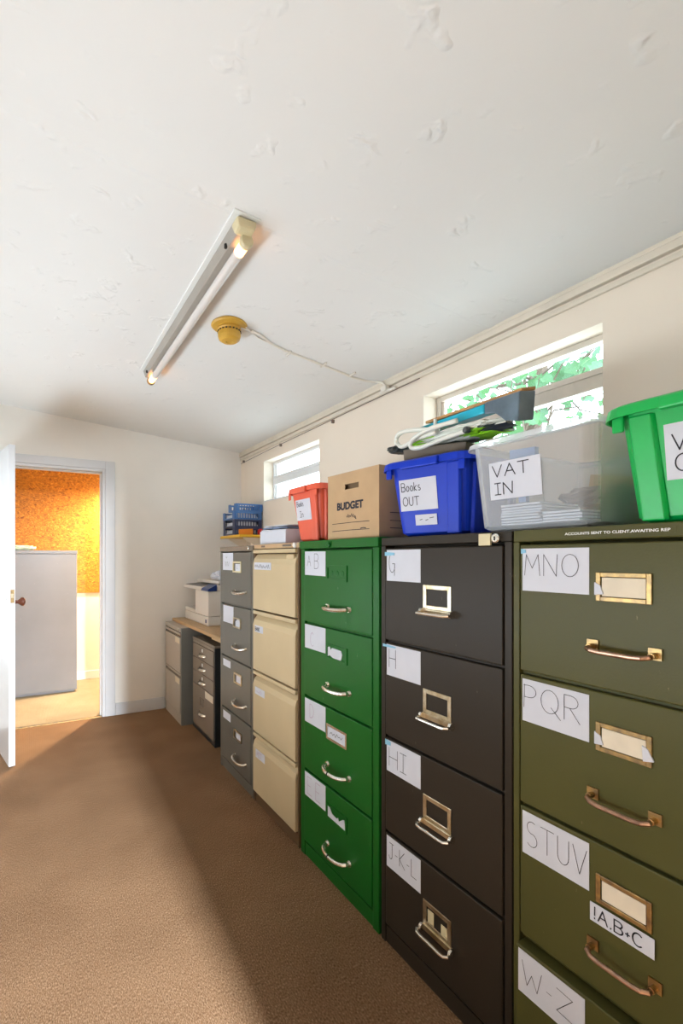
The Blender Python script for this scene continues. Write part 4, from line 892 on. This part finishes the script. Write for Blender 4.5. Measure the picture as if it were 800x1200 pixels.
# contents of the clear box
for (x0, x1, y0, y1, z0, n, lab, mm) in ((1.10, 1.25, .735, .845, .018, 8, 'loose stack of white papers in the left of the translucent box', 'paper'), (1.09, 1.25, .635, .725, .018, 4, 'low pile of white papers near the front right of the translucent box', 'paper')):
    b = MB()
    for q in range(n):
        z = 1.3205 + z0 + q * .0068; r = random.Random(q + int(x0 * 100)); e = r.uniform(-.006, .006); t_ = r.uniform(0, .004)
        b.hexa([(x0 + e, y0 + t_, z), (x1 + e, y0 - t_, z), (x1 + e, y1 - .002, z), (x0 + e, y1 + e * .5, z), (x0 + e, y0 + t_, z + .0045), (x1 + e, y0 - t_, z + .0045), (x1 + e, y1 - .002, z + .0055), (x0 + e, y1 + e * .5, z + .0050)])
    o = b.build('paper_stack', mm); tag(o, lab, 'papers')
b = MB(); b.hexa([(1.43, .68, 1.334), (1.445, .68, 1.334), (1.445, .83, 1.334), (1.43, .83, 1.334), (1.47, .68, 1.47), (1.485, .68, 1.47), (1.485, .83, 1.50), (1.47, .83, 1.50)]); o = b.build('manila_folder', 'cardboard'); tag(o, 'manila folder standing at the back left inside the translucent box', 'folder')
b = MB(); b.hexa([(1.12, .765, 1.480), (1.135, .765, 1.480), (1.135, .835, 1.480), (1.12, .835, 1.480), (1.12, .765, 1.532), (1.135, .765, 1.532), (1.135, .835, 1.536), (1.12, .835, 1.536)]); b.box(1.121, 1.134, .79, .81, 1.397, 1.480)
o = b.build('blue_folder', 'folder'); tag(o, 'blue folder showing behind the upper wall of the translucent box', 'folder')
o = crumple('cloth_bundle', 1.343, .735, 1.336 + .052, .080, .075, .050, ['brown_cloth'], 5.0, amp=.35); tag(o, 'dark brown bundle heaped in the right of the translucent box', 'bundle')

# cardboard archive box
g = thing('archive_box', 'cardboard archive box with BUDGET printed on its front', 'cardboard box', (1.06 + .17, 1.451, 1.3255), math.radians(2.5))
hx0, wy, bh = -.17, .148, .246
b = MB(); hw, hh2, hc = .040, .010, .196
x0, x1 = hx0, .17; th = .004
# front wall with a hand hole
b.box(x0, x0 + th, -wy, wy, 0, hc - hh2); b.box(x0, x0 + th, -wy, wy, hc + hh2, bh); b.box(x0, x0 + th, -wy, -hw, hc - hh2, hc + hh2); b.box(x0, x0 + th, hw, wy, hc - hh2, hc + hh2)
b.box(x0 + th, x1, -wy, -wy + th, 0, bh); b.box(x0 + th, x1, wy - th, wy, 0, bh); b.box(x1 - th, x1, -wy + th, wy - th, 0, bh); b.box(x0 + th, x1 - th, -wy + th, wy - th, 0, th)
b.build('body', 'cardboard', g, world=False)
b = MB(); b.box(x0 + .018, x0 + .022, -wy + .006, wy - .006, th + .001, bh - .002); b.build('inner_flap', 'cardboard_in', g, world=False)
b = MB(); b.box(x0 - .0005, x1, -wy - .0005, wy + .0005, bh, bh + .004); b.build('lid', 'cardboard', g, world=False)
b = MB(); fx = x0 - .0006
vs2, fs2, tw = text_mesh('BUDGET', .040); k_ = .150 / tw

for q, (da, dc_) in enumerate(((0, 0), (.0022, 0), (-.0022, 0), (0, .0018), (0, -.0018), (.0016, .0016), (-.0016, -.0016), (.0016, -.0016), (-.0016, .0016))): b.add([(fx - q * .00004, .086 - a * k_ + da, .112 + c * .95 + dc_) for a, c in vs2], fs2, 0)
fn = lambda a, c: (fx, a, c)
strokes(b, [[(.030 - .060 * p[0], .086 + .020 * p[1] - .01) for p in scribble(12, 1, 21)], [(-.012, .082), (-.026, .072), (-.022, .082)]], fn, .0022, 0)
for z in (.060, .032): strokes(b, [[(.118, z), (.0, z + .001), (-.098, z)]], fn, .0022, 0)
strokes(b, [[(-.05, .036), (-.065, .038), (-.08, .036)]], fn, .003, 0)
fy = -wy - .0006; fs_ = lambda a, c: (a, fy, c)
for z, w_ in ((.088, .2), (.060, .2), (.034, .2)):
    strokes(b, [[(x0 + .05, z), (x0 + .05 + w_, z)]], fs_, .0022, 0); strokes(b, [[(x0 + .10 + .06 * p[0], z + .003 + .010 * p[1]) for p in scribble(9, 1, int(z * 1000))]], fs_, .0018, 0)
b.build('printing', 'ink', g, world=False)

# taupe board box standing in the blue bin
b = MB(); ca, sa = math.cos(math.radians(12)), math.sin(math.radians(12))
def rb(lx, ly, z, c=(1.225, 1.103)): return (c[0] + lx * ca - ly * sa, c[1] + lx * sa + ly * ca, z)
b.hexa([rb(-.115, -.090, 1.345), rb(.12, -.090, 1.345), rb(.12, .098, 1.345), rb(-.115, .098, 1.345), rb(-.135, -.105, 1.590), rb(.14, -.105, 1.590), rb(.14, .110, 1.602), rb(-.135, .110, 1.602)])
o = b.build('board_box', 'taupe', bevel=.003); tag(o, 'dark taupe board box standing in the blue bin beneath the bags', 'box')

# carrier bag: crumpled white with lime stripes, loop handles
g = thing('carrier_bag', 'crumpled white and lime carrier bag with loop handles on top of the blue bin', 'bag', (1.20, 1.03, 1.605))
def bag_color(c):
    v = noise.noise(Vector((c.x * 9, c.y * 9, c.z * 26 + 4)));  v2 = noise.noise(Vector((c.y * 12 + 7, c.x * 8, c.z * 30)))
    if v > .12: return 1
    if v2 > .34: return 2
    return 0
crumple('bag_body', 1.16, 1.030, 1.605 + .019, .065, .160, .018, ['bag', 'lime', 'bag_dark'], 2.0, g, nx=44, ny=18, amp=.32, color=bag_color)
def loop(pts, w, m, seed):
    mb = MB(); P = [Vector(p) for p in pts]; out = []
    for i in range(len(P) - 1):
        p0 = P[max(i - 1, 0)]; p1 = P[i]; p2 = P[i + 1]; p3 = P[min(i + 2, len(P) - 1)]
        for k in range(6):
            t = k / 6; out.append(.5 * ((2 * p1) + (-p0 + p2) * t + (2 * p0 - 5 * p1 + 4 * p2 - p3) * t * t + (-p0 + 3 * p1 - 3 * p2 + p3) * t ** 3))
    out.append(P[-1]); rs = [w * (1 + .25 * noise.noise(q * 30 + Vector((seed, 0, 0)))) for q in out]
    mb.tube(out, rs, 8); return mb.build('bag_handle', m, g, smooth=True)
loop([(1.10, 1.06, 1.640), (1.08, 1.14, 1.658), (1.085, 1.215, 1.664), (1.09, 1.235, 1.640), (1.085, 1.20, 1.618), (1.075, 1.13, 1.625), (1.08, 1.05, 1.630)], .0075, 'bag', 1)
loop([(1.09, .98, 1.648), (1.065, 1.06, 1.640), (1.055, 1.12, 1.622), (1.06, 1.135, 1.600), (1.07, 1.10, 1.594), (1.08, 1.02, 1.604), (1.09, .94, 1.612)], .007, 'bag', 2)
b = MB(); b.lathe((1.085, .945, 1.612), (-1, .2, 0), [(.009, -.01), (.010, .0), (.008, .006), (.003, .008)], 14); b.build('rolled_corner', 'bag_dark', g)

# packet on the bag: turquoise and slate with an orange-brown flap
g = thing('mailing_packet', 'flat turquoise and slate packet with torn orange-brown edge, lying on the bags', 'packet', (1.27, .99, 1.668))
def slab(nm, m, pts, z_b, z_t, bev=.004):
    mb = MB(); mb.hexa([(x, y, z + z_b) for x, y, z in pts] + [(x, y, z + z_t) for x, y, z in pts]); return mb.build(nm, m, g, bevel=bev)
slab('turquoise_half', 'teal', [(1.12, .915, 1.655), (1.19, .915, 1.668), (1.19, 1.160, 1.662), (1.12, 1.160, 1.650)], 0, .026)
mb = MB(); prof = [(.9145, 1.652), (.880, 1.645), (.850, 1.618), (.812, 1.607), (.806, 1.684), (.9145, 1.684)]; n_ = 6
mb.add([(1.120, y, z) for y, z in prof] + [(1.185, y, z + .012) for y, z in prof], [tuple(range(6)), tuple(range(11, 5, -1))] + [(i, (i + 1) % 6, 6 + (i + 1) % 6, 6 + i) for i in range(6)]); mb.build('slate_half', 'pack_dark', g, bevel=.004)
slab('torn_flap', 'tan', [(1.135, .812, 1.687), (1.19, .810, 1.699), (1.20, 1.15, 1.699), (1.135, 1.15, 1.686)], .0, .009, .002)
b = MB(); b.box(1.113, 1.119, 1.085, 1.094, 1.648, 1.684); b.build('white_strap', 'bag', g)
o = crumple('dark_pouch', 1.11, 1.245, 1.605 + .014, .035, .028, .012, ['bag_dark'], 11.0, amp=.3); tag(o, 'small dark pouch sticking out at the left end of the carrier bag', 'pouch')

# ================================================================== TREE OUTSIDE
tr = thing('tree', 'leafy green tree with thin branches outside the near window', 'tree', (4.2, 3.0, -.3))
b = MB(); b.tube([(4.2, 3.0, -.3), (4.15, 3.0, 1.5), (4.3, 2.9, 3.0), (4.2, 2.8, 4.6)], [.12, .1, .08, .05], 10)
R = random.Random(4); tips = []
for i in range(34):
    s0 = Vector((4.2, 2.9, R.uniform(1.4, 4.4))); p = s0.copy(); dirv = Vector((R.uniform(-1.1, .5), R.uniform(-1, 1.3), R.uniform(-.2, .5))).normalized(); pts = [p.copy()]
    for k in range(6):
        dirv = (dirv + Vector((R.uniform(-.35, .35), R.uniform(-.35, .35), R.uniform(-.3, .25)))).normalized(); p = p + dirv * R.uniform(.16, .30); 
        if p.x < 2.35: p.x = 2.35
        pts.append(p.copy()); 
        if k > 0: tips.append((p.copy(), dirv.copy()))
    b.tube(pts, [.014, .011, .009, .007, .005, .004, .003], 5)
for i in range(26):
    s0 = Vector((4.2, 2.9, R.uniform(1.8, 3.2))); tgt = Vector((R.uniform(2.5, 3.4), R.uniform(1.2, 3.0), R.uniform(2.0, 2.95))); pts = [s0 + (tgt - s0) * (k / 6) + Vector((R.uniform(-.06, .06), R.uniform(-.06, .06), R.uniform(-.06, .06))) * (k > 0) for k in range(7)]
    b.tube(pts, [.013, .011, .009, .007, .005, .004, .003], 5)
    for k in (3, 4, 5, 6): tips.append((pts[k].copy(), (tgt - s0).normalized()))
b.build('branches', 'bark', tr)
b = MB()
def leaf(p, s, R):
    n = Vector((R.uniform(-1, 1), R.uniform(-1, 1), R.uniform(-.6, 1))).normalized(); u = n.orthogonal().normalized(); u = Matrix.Rotation(R.uniform(0, 6.28), 3, n) @ u; w = n.cross(u)
    shape = [(0, 0), (.35, .25), (.30, .5), (.55, .55), (.35, .8), (0, 1.1), (-.35, .8), (-.55, .55), (-.30, .5), (-.35, .25)]
    b.add([p + u * a * s + w * c * s + n * .12 * s * abs(a) for a, c in shape], [(0, 1, 2, 3, 4, 5), (0, 5, 6, 7, 8, 9)], 0)
for p, dv in tips:
    for k in range(4): leaf(p + Vector((R.uniform(-.14, .14), R.uniform(-.14, .14), R.uniform(-.14, .14))), R.uniform(.06, .11), R)
o = b.build('foliage', 'leaf', tr)
